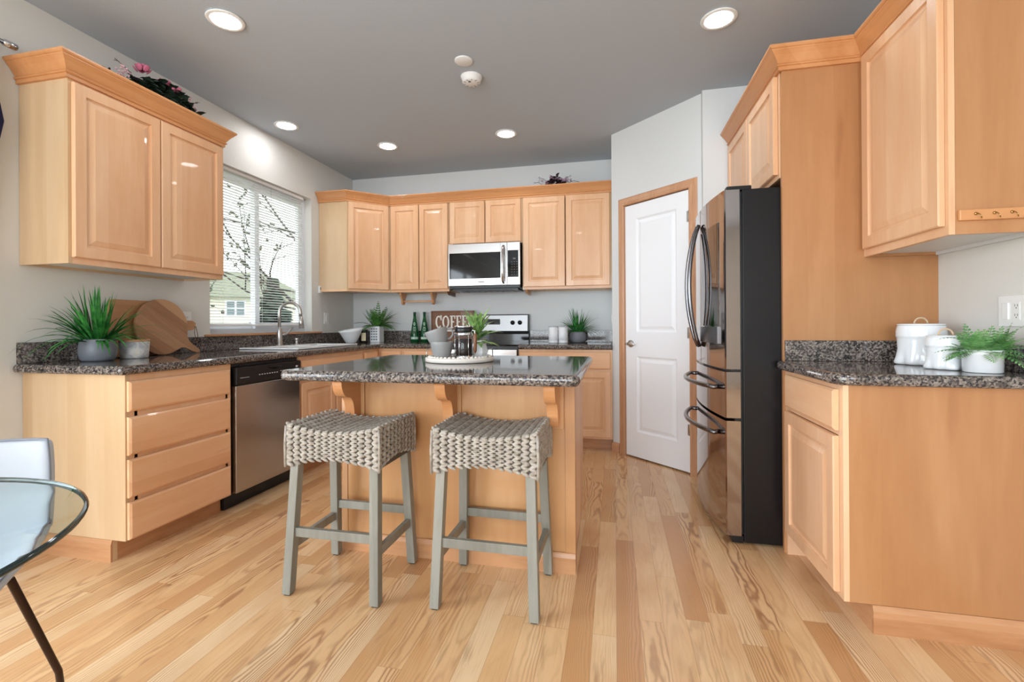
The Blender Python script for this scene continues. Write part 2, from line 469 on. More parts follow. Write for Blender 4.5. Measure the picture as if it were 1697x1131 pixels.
# pantry: side return, 45 degree door wall with opening, alcove wall
A0 = V(-.02, 4.052); A1 = V(.60, 3.465)
dA = (A1-A0).normalized(); nA = V(dA.y, -dA.x)   # towards the room
struct('wall_pantry_side', B(-.02, .10, 4.055, WB, 0, CZ), WALLW)
def PA(t, off, z): q = A0+dA*t+nA*off; return V(q.x, q.y, z)
LA = (A1-A0).length
dt0 = .148; dt1 = .752; dz1 = 2.055
mb = MB()
for (t0, t1, z0, z1) in ((0, dt0-.012, 0, CZ), (dt1+.012, LA, 0, CZ), (dt0-.012, dt1+.012, dz1+.015, CZ)):
    mb.add([PA(t, o, z) for z in (z0, z1) for (t, o) in ((t0, 0), (t1, 0), (t1, -.11), (t0, -.11))],
           [(0,3,2,1),(4,5,6,7),(0,1,5,4),(1,2,6,5),(2,3,7,6),(3,0,4,7)])
struct('wall_pantry', mb, WALLW)
struct('wall_alcove', B(.60, WR, 3.42, 3.55, 0, CZ), WALLW)
struct('wall_right', B(WR, WR+.12, 1.2, WB, 0, CZ), WALL)
# unseen dining side; wide window openings added for light and reflections
mb = MB()
for (a, b, c, d) in ((-3.0, -2.9, 0, CZ), (1.15, 2.6, 0, CZ), (-2.9, 1.15, 0, .5), (-2.9, 1.15, 2.4, CZ)): mb.box(a, b, -3.75, -3.6, c, d)
struct('wall_rear', mb, WALL)
struct('wall_far_right', B(2.45, 2.6, -3.6, 1.2, 0, CZ), WALL)
struct('wall_right_return', B(WR, 2.6, 1.08, 1.2, 0, CZ), WALL)

# casing profile door trim
def casing(pts3, wdir, ndir, prof, name, m):
    mb = MB()
    return mb
door_casing = MB()
cw = .064
def cas(poly):   # poly in (t,z)
    n = len(poly)
    for (o0, o1, ins) in ((0, .012, 0), (.012, .018, .006)):
        pass
cprof = [(0, 0), (0, .013), (.008, .018), (.02, .018), (.026, .013), (.05, .011), (.058, .008), (.064, .004), (.064, 0)]
def cas_sweep(mb, path, prof):  # path (t,z) inner->outwards profile, mitred
    n = len(path); m = len(prof); b = len(mb.v); P = [Vector(p) for p in path]
    for i in range(n):
        d1 = (P[i]-P[i-1]).normalized() if i else (P[1]-P[0]).normalized()
        d2 = (P[i+1]-P[i]).normalized() if i < n-1 else d1
        n1 = Vector((-d1.y, d1.x)); n2 = Vector((-d2.y, d2.x)); mt = (n1+n2).normalized(); k = 1/mt.dot(n1)
        for (o, h) in prof:
            q = P[i]+mt*o*k; mb.v.append(PA(q.x, h, q.y))
    for i in range(n-1):
        for k in range(m):
            l = (k+1) % m; mb.face((b+i*m+k, b+i*m+l, b+(i+1)*m+l, b+(i+1)*m+k))
    mb.face([b+k for k in range(m)]); mb.face([b+(n-1)*m+k for k in range(m)])
i0, i1, iz = dt0-.005, dt1+.005, dz1+.006
cas_sweep(door_casing, [(i0, 0), (i0, iz), (i1, iz), (i1, 0)], cprof)
struct('trim_1', door_casing, OAK)
# jamb
mb = MB()
def pbox(mb, t0, t1, o0, o1, z0, z1):
    return mb.add([PA(t, o, z) for z in (z0, z1) for (t, o) in ((t0, o1), (t1, o1), (t1, o0), (t0, o0))],
           [(0,3,2,1),(4,5,6,7),(0,1,5,4),(1,2,6,5),(2,3,7,6),(3,0,4,7)])
pbox(mb, dt0-.012, dt0-.003, -.11, .0, 0, dz1+.015); pbox(mb, dt1+.003, dt1+.012, -.11, .0, 0, dz1+.015); pbox(mb, dt0-.003, dt1+.003, -.11, 0, dz1+.005, dz1+.015)
struct('trim_2', mb, OAK)
# the door itself, two moulded panels
DW = dt1-dt0
dn = V(nA.x, nA.y, 0); du = V(dA.x, dA.y, 0)
def doorface(mb):
    t = .035; o = PA(dt0, -.036, .012); H = dz1-.014
    mb.rings(o, du, ZA, dn, DW, H, [(0, 0), (0, t-.002), (.002, t)])
mb = MB(); t = .035; zb = .012
p1 = (.110, .83-.61, .475, .60)  # placeholder
# build front face from strips with two panel recesses
def panel_prof(): return [(0, 0), (.012, -.012), (.018, -.012), (.045, -.002)]
o = PA(dt0, 0, 0)
L0, L1 = .112, DW-.110
Z = [(.215, .825), (1.02, 1.938)]
mb = MB()
pbox(mb, dt0, dt1, -.036, -.016, zb, dz1-.002)
for (t0, t1, z0, z1) in ((0, L0, zb, dz1-.002), (L1, DW, zb, dz1-.002), (L0, L1, zb, Z[0][0]), (L0, L1, Z[0][1], Z[1][0]), (L0, L1, Z[1][1], dz1-.002)):
    pbox(mb, dt0+t0, dt0+t1, -.016, -.002, z0, z1)
for (z0, z1) in Z:
    w_, h_ = L1-L0, z1-z0; oo = PA(dt0+L0, -.002, z0); b = len(mb.v)
    pr = [(0, 0), (.014, -.011), (.022, -.011), (.046, -.003)]
    for (ins, d) in pr:
        for (a, c) in ((ins, ins), (w_-ins, ins), (w_-ins, h_-ins), (ins, h_-ins)): mb.v.append(oo+du*a+ZA*c+dn*d)
    for k in range(3):
        for i in range(4):
            j = (i+1) % 4; mb.face((b+4*k+i, b+4*k+j, b+4*k+4+j, b+4*k+4+i))
    mb.face((b+12, b+13, b+14, b+15))
pd = obj('door_1', mb, DOORP, kind='structure')
# lever handle, hinges
mb = MB(); kc = PA(dt0+.055, -.001, .925)
mb.lathe([(.030, 0), (.030, .006), (.022, .012), (.011, .014), (.011, .045), (.0, .046)], kc, 24, ax=dn)
mb.tube([kc+dn*.042, kc+dn*.044+du*.03, kc+dn*.044+du*.075+ZA*(-.004)], [.009, .0085, .007], 10)
mb.tube([kc+dn*.042, kc+dn*.044-du*.02], [.009, .006], 10)
obj('door_handle', mb, NICKEL, pd, label='brushed nickel lever handle')
for z in (.32, 1.02, 1.86):
    mb = MB(); mb.tube([PA(dt1+.002, .006, z-.04), PA(dt1+.002, .006, z+.04)], .006, 8); pbox(mb, dt1-.02, dt1+.002, -.002, .002, z-.04, z+.04)
    obj('hinge', mb, NICKEL, pd)
# baseboards
def base_prof(h=.085, t=.012): return [(0, 0), (t, 0), (t, h-.02), (t*.5, h-.006), (t*.4, h), (0, h)]
mb = MB(); q0 = PA(0, 0, 0); q1 = PA(dt0-.072, 0, 0)
mb.sweep([(q1.x, q1.y), (q0.x, q0.y), (-.02, 4.10)], [(-o, z) for o, z in base_prof()][::-1])
struct('baseboard_pantry_left', mb, OAK)
mb = MB(); q0 = PA(dt1+.072, 0, 0); q1 = PA(LA, 0, 0)
mb.sweep([(.80, 3.42), (q1.x, 3.42), (q0.x, q0.y)], [(-o, z) for o, z in base_prof()][::-1])
struct('baseboard_pantry_right', mb, OAK)
mb = MB().sweep([(WL, .82), (WL, 1.62)], base_prof())
struct('baseboard_left', mb, OAKY)

# ------------------------------------------------------------------ window 1 with frame, glass
mb = MB(); fx0, fx1 = WL-T+.01, WL-.075
def frame_ring(mb, x0, x1, y0, y1, z0, z1, w):
    mb.box(x0, x1, y0, y0+w, z0, z1); mb.box(x0, x1, y1-w, y1, z0, z1); mb.box(x0, x1, y0+w, y1-w, z0, z0+w); mb.box(x0, x1, y0+w, y1-w, z1-w, z1)
frame_ring(mb, fx0, fx1, wy0, wy1, wz0, wz1, .035)
wn = struct('window_1', mb, VINYL)
ym = 3.33
mb = MB(); frame_ring(mb, fx0+.01, fx0+.035, wy0+.035, ym+.03, wz0+.035, wz1-.035, .045); obj('sash', mb, VINYL, wn, .003)
mb = MB(); frame_ring(mb, fx0+.04, fx0+.07, ym-.03, wy1-.035, wz0+.035, wz1-.035, .05); s2 = obj('sash', mb, VINYL, wn, .003)
obj('window_glass', B(fx0+.02, fx0+.024, wy0+.08, ym-.015, wz0+.08, wz1-.08), PANE, wn)
obj('window_glass', B(fx0+.053, fx0+.057, ym+.02, wy1-.085, wz0+.085, wz1-.085), PANE, wn)
obj('latch', B(fx0+.07, fx0+.082, ym-.018, ym-.002, 1.62, 1.69), VINYL, wn)
struct('trim_3', B(WL-.075, WL+.045, wy0-.05, wy1+.10, wz0-.016, wz0+.0), OAKY, bevel=.004)
# blinds
BX = WL-.045
bl = thing('window_blind', 'white horizontal mini blind with open slats in the window over the sink', 'blind', (BX, (wy0+wy1)/2, 1.09))
by0, by1 = wy0+.015, wy1-.075
obj('headrail', B(BX-.018, BX+.018, by0, by1, wz1-.03, wz1-.002), BLINDM, bl, .003)
mb = MB(); z = 1.115
while z < wz1-.04:
    th = .13; c_, s_ = math.cos(th)*.0125, math.sin(th)*.0125
    mb.add([(BX-c_, by0, z-s_), (BX, by0, z+.0018), (BX+c_, by0, z+s_), (BX+c_, by1, z+s_), (BX, by1, z+.0018), (BX-c_, by1, z-s_),
            (BX-c_, by0, z-s_-.0006), (BX, by0, z+.0012), (BX+c_, by0, z+s_-.0006), (BX+c_, by1, z+s_-.0006), (BX, by1, z+.0012), (BX-c_, by1, z-s_-.0006)],
           [(0,1,4,5),(1,2,3,4),(6,11,10,7),(7,10,9,8),(0,5,11,6),(2,8,9,3)])
    z += .0215
obj('slats', mb, BLINDM, bl)
obj('bottom_rail', B(BX-.013, BX+.013, by0, by1, 1.088, 1.102), BLINDM, bl, .003)
for yy in (by0+.13, (by0+by1)/2, by1-.13):
    mb = MB(); mb.box(BX+.0125, BX+.0135, yy-.001, yy+.001, 1.10, wz1-.03); mb.box(BX-.0135, BX-.0125, yy-.001, yy+.001, 1.10, wz1-.03)
    obj('ladder_cord', mb, BLINDM, bl)
mb = MB().tube([(BX+.022, 3.42, 2.27), (BX+.024, 3.42, 1.75)], .0035, 6); obj('tilt_wand', mb, CLEARG, bl)

# patio door frame at left behind the picture edge
mb = MB(); frame_ring(mb, WL-.13, WL-.06, py0, py1, 0.0, pz1, .05); mb.box(WL-.12, WL-.07, -.39, -.31, .05, pz1-.05)
struct('window_2', mb, VINYL)
mb = MB(); frame_ring(mb, -3.72, -3.64, 0, 1, 0, 1, .1)
mb = MB(); mb.box(-2.9, 1.15, -3.72, -3.64, .5, .56); mb.box(-2.9, 1.15, -3.72, -3.64, 2.34, 2.4)
for x in (-2.87, -1.55, -.2, 1.12): mb.box(x-.03, x+.03, -3.72, -3.64, .56, 2.34)
struct('added_rear_window', mb, VINYL)  # rear window frame out of view, added to light the room

# ------------------------------------------------------------------ cabinetry helpers
DOORPROF = [(0, 0), (0, .016), (.004, .020), (.052, .020), (.0545, .011), (.060, .0095), (.066, .0095), (.069, .0115), (.092, .0185), (.094, .0185)]
DRAWPROF = [(0, 0), (0, .013), (.009, .019)]
def door(par, o, u, w, h, n, m=None, prof=None, name='door'):
    mb = MB().rings(o, u, ZA, n, w, h, prof or DOORPROF); return obj(name, mb, m or MAPLE, par)
def crown_prof(z0, z1, e=.062):
    h = z1-z0
    return [(0, z0-.006), (.013, z0-.006), (.013, z0+h*.12), (.019, z0+h*.14), (.022, z0+h*.19), (.019, z0+h*.24), (.015, z0+h*.27), (.020, z0+h*.34), (.026, z0+h*.44), (.036, z0+h*.60), (.048, z0+h*.74), (.052, z0+h*.78), (.052, z0+h*.82), (.058, z0+h*.85), (e, z0+h*.91), (e, z1), (0, z1)]

# ---- left wall cabinet
LX = -2.52
lc = thing('wall_cabinet', 'large maple two door wall cabinet with crown on the left wall beside the window', 'cabinet', (WL, 1.69, 1.39))
LY0, LY1, LZ0, LZ1 = 1.69, 2.575, 1.392, 2.28
mb = MB(); mb.box(WL+.002, LX, LY0, LY0+.018, LZ0, LZ1); mb.box(WL+.002, LX, LY1-.018, LY1, LZ0, LZ1); mb.box(WL+.002, LX-.02, LY0+.018, LY1-.018, LZ1-.018, LZ1); mb.box(WL+.002, WL+.02, LY0+.018, LY1-.018, LZ0, LZ1-.018)
obj('cabinet_box', mb, PLY, lc)
obj('underside', B(WL+.02, LX-.02, LY0+.018, LY1-.018, LZ0+.012, LZ0+.03), UNDER, lc)
mb = MB(); frame_ring(mb, LX-.02, LX, LY0+.018, LY1-.018, LZ0, LZ1, .03); mb.box(LX-.02, LX, 2.10, 2.18, LZ0+.03, LZ1-.03)
obj('face_frame', mb, MAPLE, lc)
door(lc, (LX+.001, LY0+.014, LZ0+.03), YA, .430, .835, XA)
door(lc, (LX+.001, LY0+.450, LZ0+.03), YA, .426, .835, XA)
mb = MB().sweep([(WL+.002, LY0), (LX, LY0), (LX, LY1), (WL+.002, LY1)], crown_prof(2.275, 2.375))
obj('crown_molding', mb, MAPLE_D, lc)

# ---- back run wall cabinets
BY = 4.34; UZ0, UZ1 = 1.418, 2.30
cc = thing('corner_wall_cabinet', 'diagonal corner maple wall cabinet with one door, right of the window', 'cabinet', (-2.5, 4.4, UZ0))
CP = [(WL+.002, 4.04), (-2.525, 4.04), (-2.222, BY), (-2.222, WB-.002), (WL+.002, WB-.002)]
mb = MB().prism(CP, lambda a, b, k: V(a, b, (UZ0+.02, UZ1)[k])); obj('cabinet_box', mb, PLY, cc)
mb = MB().sweep([CP[0], CP[1], CP[2]], [(-.018, UZ0), (0, UZ0), (0, UZ0+.02), (-.018, UZ0+.02)]); obj('light_rail', mb, MAPLE_H, cc)
d1 = (V(-2.222, BY)-V(-2.525, 4.04)); Ld = d1.length; d1.normalize(); nd = V(d1.y, -d1.x, 0); d1 = V(d1.x, d1.y, 0)
door(cc, V(-2.525, 4.04, UZ0+.025)+d1*.012+nd*.001, d1, Ld-.034, .845, nd)
def back_cab(name, label, x0, x1, z0, splits, dz0, dz1):
    t = thing(name, label, 'cabinet', ((x0+x1)/2, BY, z0))
    mb = MB(); mb.box(x0, x0+.018, BY, WB-.002, z0, UZ1); mb.box(x1-.018, x1, BY, WB-.002, z0, UZ1); mb.box(x0+.018, x1-.018, BY+.02, WB-.002, UZ1-.018, UZ1); mb.box(x0+.018, x1-.018, WB-.02, WB-.002, z0, UZ1-.018)
    obj('cabinet_box', mb, PLY, t)
    obj('underside', B(x0+.018, x1-.018, BY+.02, WB-.02, z0+.014, z0+.03), UNDER, t)
    obj('bottom_rail', B(x0+.018, x1-.018, BY, BY+.02, z0, z0+.03), MAPLE_HX, t); obj('top_rail', B(x0+.018, x1-.018, BY, BY+.02, UZ1-.03, UZ1), MAPLE_HX, t)
    for (a, b) in splits: door(t, (a, BY-.001, dz0), XA, b-a, dz1-dz0, -YA)
    return t
back_cab('wall_cabinet', 'tall narrow two door maple wall cabinet left of the microwave', -2.220, -1.590, UZ0, ((-2.208, -1.908), (-1.900, -1.600)), 1.443, 2.287)
back_cab('wall_cabinet', 'short two door maple wall cabinet above the microwave', -1.588, -.856, 1.868, ((-1.578, -1.222), (-1.214, -.866)), 1.878, 2.287)
back_cab('wall_cabinet', 'wide two door maple wall cabinet right of the microwave', -.854, -.022, UZ0, ((-.843, -.449), (-.441, -.040)), 1.443, 2.287)
cm = obj('crown_molding', MB().sweep([CP[0], CP[1], CP[2], (-.022, BY)], crown_prof(2.296, 2.385)), MAPLE_DX)
tag(cm, 'maple crown molding running along the top of the back wall cabinets', 'molding')
# cleats by the microwave
for x0, x1, nm in ((-1.625, -1.605, 'left'), (-.832, -.812, 'right')):
    mb = MB().prism([(4.36, 1.417), (4.56, 1.417), (4.56, 1.375), (4.40, 1.385)], lambda a, b, k, x0=x0, x1=x1: V((x0, x1)[k], a, b))
    tag(obj('wood_bracket', mb, WALNUT if nm == 'left' else MAPLE_D), ('dark' if nm == 'left' else 'light')+' wooden bracket under the wall cabinets at the '+nm+' side of the microwave', 'bracket')
# paper towel holder
ph = thing('paper_towel_holder', 'empty wooden paper towel holder under the back cabinet above the bottles', 'paper towel holder', (-1.97, 4.45, 1.417))
for x in (-2.135, -1.80):
    pl = [(4.38, 1.417), (4.52, 1.417), (4.52, 1.40)] + [(4.45+.03*math.cos(a), 1.325+.03*math.sin(a)) for a in [PI*.15-i*PI*1.3/8 for i in range(9)]] + [(4.38, 1.40)]
    mb = MB().prism(pl, lambda a, b, k, x=x: V(x+(-.009, .009)[k], a, b)); obj('bracket', mb, MAPLE_D, ph)
obj('rod', MB().tube([(-2.126, 4.45, 1.33), (-1.809, 4.45, 1.33)], .009, 10), MAPLE_HX, ph)

# ---- microwave
mw = thing('microwave', 'stainless over the range microwave with black glass door and side keypad', 'microwave', (-1.21, 4.3, 1.43))
mx0, mx1, mz0, mz1, my = -1.570, -.862, 1.462, 1.862, 4.255
obj('body', B(mx0+.004, mx1-.004, my+.02, WB-.002, 1.435, mz1), BLACK, mw, .003)
xs = -.985
def ring_panel(mb, x0, x1, z0, z1, ix0, ix1, iz0, iz1, y0, y1):
    mb.box(x0, ix0, y0, y1, z0, z1); mb.box(ix1, x1, y0, y1, z0, z1); mb.box(ix0, ix1, y0, y1, z0, iz0); mb.box(ix0, ix1, y0, y1, iz1, z1)
mb = MB(); ring_panel(mb, mx0, xs-.002, mz0, mz1, mx0+.012, xs-.065, mz0+.068, mz1-.088, my, my+.02)
dr = obj('door', mb, STEEL, mw, .002)
obj('door_window', B(mx0+.012, xs-.012, my+.003, my+.012, mz0+.068, mz1-.088), BLACKG, dr)
mb = MB(); mb.box(xs, mx1, my, my+.02, mz1-.078, mz1); mb.box(xs, mx1, my, my+.02, mz0, mz0+.072); mb.box(mx1-.016, mx1, my, my+.02, mz0+.072, mz1-.078); mb.box(xs, xs+.006, my, my+.02, mz0+.072, mz1-.078)
obj('control_frame', mb, STEEL, mw, .002)
kp = obj('keypad', B(xs+.006, mx1-.016, my+.003, my+.012, mz0+.072, mz1-.078), BLACKG, mw)
mb = MB()
for r in range(7):
    for c in range(3):
        if r == 0 and c != 1: continue
        x = xs+.045+c*.024; z = mz0+.095+(6-r)*.024
        if r == 0: obj('display', MB().obox((x, my+.002, z+.006), XA, ZA, YA, .013, .007, .0012), INK, kp)
        else: mb.obox((x, my+.002, z), XA, ZA, YA, .0045, .0028, .0012)
obj('key_marks', mb, INK, kp)
obj('handle', MB().tube([(xs-.035, my-.002, mz1-.035), (xs-.035, my-.035, mz1-.06), (xs-.035, my-.045, mz1-.14), (xs-.035, my-.047, (mz0+mz1)/2), (xs-.035, my-.045, mz0+.12), (xs-.035, my-.035, mz0+.04), (xs-.035, my-.002, mz0+.018)], .0125, 10), CHROME, dr)
obj('badge', B(-1.27, -1.21, my-.001, my+.001, mz0+.028, mz0+.036), INK, dr)
mb = MB(); mb.box(mx0+.03, mx1-.03, my+.05, my+.32, 1.418, 1.436)
for k in range(9): mb.box(mx0+.10+k*.06, mx0+.135+k*.06, my+.08, my+.28, 1.414, 1.42)
obj('vent_grille', mb, BLACK, mw)

# ---- base cabinets, left run
FX = -2.20
def toe(par, x, y0, y1): obj('toe_kick', B(x-.09, x-.075, y0, y1, 0, .10), OAKY, par)
BC_TOP = .866
t = thing('drawer_cabinet', 'maple base cabinet with a stack of four wide drawers at the left end', 'cabinet', (-2.5, 2.0, 0))
mb = MB(); mb.box(WL+.002, FX, 1.70, 1.72, .10, BC_TOP); mb.box(WL+.002, FX-.02, 1.72, 2.30, .10, .118); mb.box(WL+.002, FX-.02, 2.282, 2.30, .118, BC_TOP); mb.box(WL+.002, FX-.075, 1.70, 1.72, 0, .10)
obj('cabinet_box', mb, PLY, t)
mb = MB(); frame_ring(mb, FX-.02, FX, 1.72, 2.30, .10, BC_TOP, .036)
for z in (.682, .483, .288): mb.box(FX-.02, FX, 1.742, 2.278, z-.014, z+.014)
obj('face_frame', mb, MAPLE, t)
for (z0, z1) in ((.105, .276), (.298, .474), (.494, .670), (.696, .836)):
    dd = door(t, (FX+.001, 1.706, z0), YA, .578, z1-z0, XA, MAPLE_H, DRAWPROF, 'drawer_front')
toe(t, FX, 1.72, 2.30)
mb = MB().sweep([(WL+.002, 1.70), (FX-.075, 1.70)], base_prof(.10, .010)); obj('base_molding', mb, OAKX, t)
# dishwasher
dw = thing('dishwasher', 'stainless dishwasher with black control strip left of the sink cabinet', 'dishwasher', (-2.5, 2.6, 0))
obj('tub', B(WL+.05, FX-.01, 2.312, 2.89, .09, .862), BLACK, dw)
obj('door', B(FX-.01, FX+.022, 2.316, 2.886, .10, .735), STEEL_DW, dw, .006, 3)
cp = obj('control_panel', B(FX-.01, FX+.030, 2.314, 2.888, .738, .845), BLACK, dw, .008, 3)
mb = MB()
for k in range(8): mb.box(FX+.0295, FX+.0312, 2.49+k*.022, 2.50+k*.022, .782, .787)
obj('button_marks', mb, WHITEPRINT, cp)
mb = MB()
for k in range(5): mb.box(FX+.0295, FX+.0312, 2.68+k*.02, 2.694+k*.02, .789, .792)
obj('indicator_marks', mb, WHITEPRINT, cp)
obj('status_window', B(FX+.0295, FX+.0312, 2.83, 2.85, .80, .812), WHITEPRINT, cp); obj('badge', B(FX+.0295, FX+.0312, 2.34, 2.41, .778, .780), WHITEPRINT, cp)
mb = MB(); N = 14
pl = [(2.56+.13*i/N, .822-.014*math.sin(PI*i/N)) for i in range(N+1)] + [(2.69, .828), (2.56, .828)]
mb.prism(pl, lambda a, b, k: V(FX+(.027, .0308)[k], a, b)); obj('handle_recess', mb, BLACKG, cp)
obj('kick_plate', B(FX-.07, FX-.055, 2.305, 2.90, .0, .09), BLACK, dw)
# sink base
t = thing('sink_cabinet', 'maple base cabinet with false drawer front and doors under the sink', 'cabinet', (-2.5, 3.3, 0))
mb = MB(); mb.box(WL+.002, FX-.02, 2.90, 2.918, .10, BC_TOP); mb.box(WL+.002, FX-.02, 3.742, 3.76, .10, BC_TOP); mb.box(WL+.002, FX-.02, 2.918, 3.742, .10, .118); obj('cabinet_box', mb, PLY, t)
mb = MB(); frame_ring(mb, FX-.02, FX, 2.90, 3.76, .10, BC_TOP, .035); mb.box(FX-.02, FX, 2.935, 3.725, .67, .705); mb.box(FX-.02, FX, 3.30, 3.345, .135, .67); obj('face_frame', mb, MAPLE, t)
door(t, (FX+.001, 2.912, .696), YA, .826, .140, XA, MAPLE_H, DRAWPROF, 'drawer_front')
door(t, (FX+.001, 2.912, .125), YA, .406, .548, XA); door(t, (FX+.001, 3.332, .125), YA, .406, .548, XA)
toe(t, FX, 2.90, 3.76)
# corner base
FY = 4.05
t = thing('corner_base_cabinet', 'maple base cabinet in the inner corner between sink run and back run', 'cabinet', (-2.5, 4.3, 0))
mb = MB().prism([(WL+.002, 3.762), (FX, 3.762), (FX, FY), (-1.95, FY), (-1.95, WB-.002), (WL+.002, WB-.002)], lambda a, b, k: V(a, b, (.10, BC_TOP)[k])); obj('cabinet_box', mb, MAPLE, t)
door(t, (FX+.001, 3.775, .705), YA, .225, .140, XA, MAPLE_H, DRAWPROF, 'drawer_front'); door(t, (FX+.001, 3.775, .125), YA, .225, .555, XA)
door(t, (-2.17, FY-.001, .705), XA, .205, .140, -YA, MAPLE_HX, DRAWPROF, 'drawer_front'); door(t, (-2.17, FY-.001, .125), XA, .205, .555, -YA)
mb = MB(); mb.box(FX-.09, FX-.075, 3.762, FY+.075, 0, .10); mb.box(FX-.075, -1.95, FY+.075, FY+.09, 0, .10); obj('toe_kick', mb, OAKY, t)
def base_back(name, label, x0, x1, fronts, doors):
    t = thing(name, label, 'cabinet', ((x0+x1)/2, 4.3, 0))
    mb = MB(); mb.box(x0, x0+.018, FY+.02, WB-.002, .10, BC_TOP); mb.box(x1-.018, x1, FY+.02, WB-.002, .10, BC_TOP); mb.box(x0+.018, x1-.018, FY+.02, WB-.002, .10, .118); obj('cabinet_box', mb, PLY, t)
    mb = MB(); mb.box(x0, x0+.03, FY, FY+.02, .10, BC_TOP); mb.box(x1-.03, x1, FY, FY+.02, .10, BC_TOP)
    for z0, z1 in ((.10, .135), (.67, .71), (BC_TOP-.03, BC_TOP)): mb.box(x0+.03, x1-.03, FY, FY+.02, z0, z1)
    obj('face_frame', mb, MAPLE, t)
    for a, b in fronts: door(t, (a, FY-.001, .700), XA, b-a, .148, -YA, MAPLE_HX, DRAWPROF, 'drawer_front')
    for a, b in doors: door(t, (a, FY-.001, .118), XA, b-a, .562, -YA)
    obj('toe_kick', B(x0, x1, FY+.075, FY+.09, 0, .10), OAKX, t)
    return t
base_back('base_cabinet', 'narrow maple base cabinet directly left of the range', -1.948, -1.600, ((-1.936, -1.61),), ((-1.936, -1.61),))
base_back('base_cabinet', 'maple base cabinet with wide drawer right of the range beside the pantry wall', -.838, -.022, ((-.826, -.035),), ((-.826, -.437), (-.428, -.035)))

# ---- countertops
def cells(xs, ys, on, z0, z1):
    mb = MB(); idx = {}
    def vid(i, j, k):
        if (i, j, k) not in idx: idx[(i, j, k)] = len(mb.v); mb.v.append(V(xs[i], ys[j], (z0, z1)[k]))
        return idx[(i, j, k)]
    n, m = len(xs)-1, len(ys)-1
    for i in range(n):
        for j in range(m):
            if not on(i, j): continue
            mb.face([vid(i, j, 1), vid(i+1, j, 1), vid(i+1, j+1, 1), vid(i, j+1, 1)]); mb.face([vid(i, j, 0), vid(i, j+1, 0), vid(i+1, j+1, 0), vid(i+1, j, 0)])
            for (di, dj, a, b) in ((-1, 0, (i, j), (i, j+1)), (1, 0, (i+1, j+1), (i+1, j)), (0, -1, (i+1, j), (i, j)), (0, 1, (i, j+1), (i+1, j+1))):
                ii, jj = i+di, j+dj
                if 0 <= ii < n and 0 <= jj < m and on(ii, jj): continue
                mb.face([vid(*a, 0), vid(*a, 1), vid(*b, 1), vid(*b, 0)])
    return mb
SX0, SX1, SY0, SY1 = -2.66, -2.30, 3.02, 3.752
xs_ = [WL+.001, SX0, SX1, -2.160, -1.590]; ys_ = [1.655, SY0, SY1, 4.012, WB-.001]
mb = cells(xs_, ys_, lambda i, j: not (i == 1 and j == 1) and (i < 3 or j == 3), BC_TOP+.002, CT)
wt = obj('countertop', mb, GRANITE, None, .018, 5); tag(wt, 'L shaped speckled granite countertop running from the left end past the sink to the range', 'countertop')
mb = MB(); mb.box(WL+.001, WL+.021, 1.675, wy0-.055, CT+.0005, 1.014); mb.box(WL+.001, WL+.021, wy0-.055, wy1+.105, CT+.0005, 1.013); mb.box(WL+.001, WL+.021, wy1+.105, WB-.022, CT+.0005, 1.014); mb.box(WL+.001, -1.60, WB-.021, WB-.001, CT+.0005, 1.026)
obj('backsplash', mb, GRANITE, wt, .002)
wt2 = obj('countertop', B(-.840, -.021, 4.012, WB-.001, BC_TOP+.002, CT), GRANITE, None, .018, 5); tag(wt2, 'short granite countertop between the range and the pantry wall', 'countertop')
obj('backsplash', B(-.838, -.022, WB-.021, WB-.001, CT+.0005, 1.026), GRANITE, wt2, .002)
# sink
sk = thing('sink', 'white double bowl drop in sink below the window', 'sink', (-2.48, 3.43, CT))
mb = cells([-2.775, SX0+.01, SX1-.01, -2.265], [2.98, SY0+.01, 3.366, 3.406, SY1-.01, 3.79], lambda i, j: not (i == 1 and j in (1, 3)), CT+.001, CT+.014)
obj('rim', mb, SINKM, sk, .006, 3)
for (a, b) in ((SY0+.004, 3.371), (3.401, SY1-.004)):
    mb = MB(); x0, x1, zb, t_ = SX0+.004, SX1-.004, CT-.17, .006
    mb.box(x0, x1, a, b, zb-t_, zb); mb.box(x0, x0+t_, a, b, zb, CT+.001); mb.box(x1-t_, x1, a, b, zb, CT+.001); mb.box(x0+t_, x1-t_, a, a+t_, zb, CT+.001); mb.box(x0+t_, x1-t_, b-t_, b, zb, CT+.001)
    obj('bowl', mb, SINKM, sk)
# faucet
fc = thing('faucet', 'brushed steel gooseneck kitchen faucet with pull down spray head', 'faucet', (-2.72, 3.35, CT+.014))
fz = CT+.0145
obj('base', MB().lathe([(.030, 0), (.030, .006), (.024, .012), (.023, .09), (.019, .13), (.0145, .15)], (-2.72, 3.35, fz), 20), NICKEL, fc)
pts = [V(-2.72, 3.35, fz+.14), V(-2.72, 3.35, fz+.26)] + [V(-2.72+.085-.085*math.cos(a), 3.35+.02*(1-math.cos(a)), fz+.27+.085*math.sin(a)) for a in [PI*i/10 for i in range(11)]] + [V(-2.548, 3.39, fz+.235)]
obj('neck', MB().tube(pts, .0125, 12), NICKEL, fc)
obj('spray_head', MB().tube([(-2.548, 3.39, fz+.24), (-2.545, 3.39, fz+.20), (-2.540, 3.39, fz+.14)], [.014, .018, .021], 12), NICKEL, fc)
obj('lever', MB().tube([(-2.72, 3.37, fz+.085), (-2.70, 3.41, fz+.095), (-2.67, 3.45, fz+.15)], [.010, .009, .006], 8), NICKEL, fc)
obj('air_gap', MB().lathe([(.017, 0), (.017, .005), (.012, .008), (.012, .035), (.017, .038), (.017, .055), (0, .056)], (-2.72, 3.56, fz), 16), NICKEL, sk)

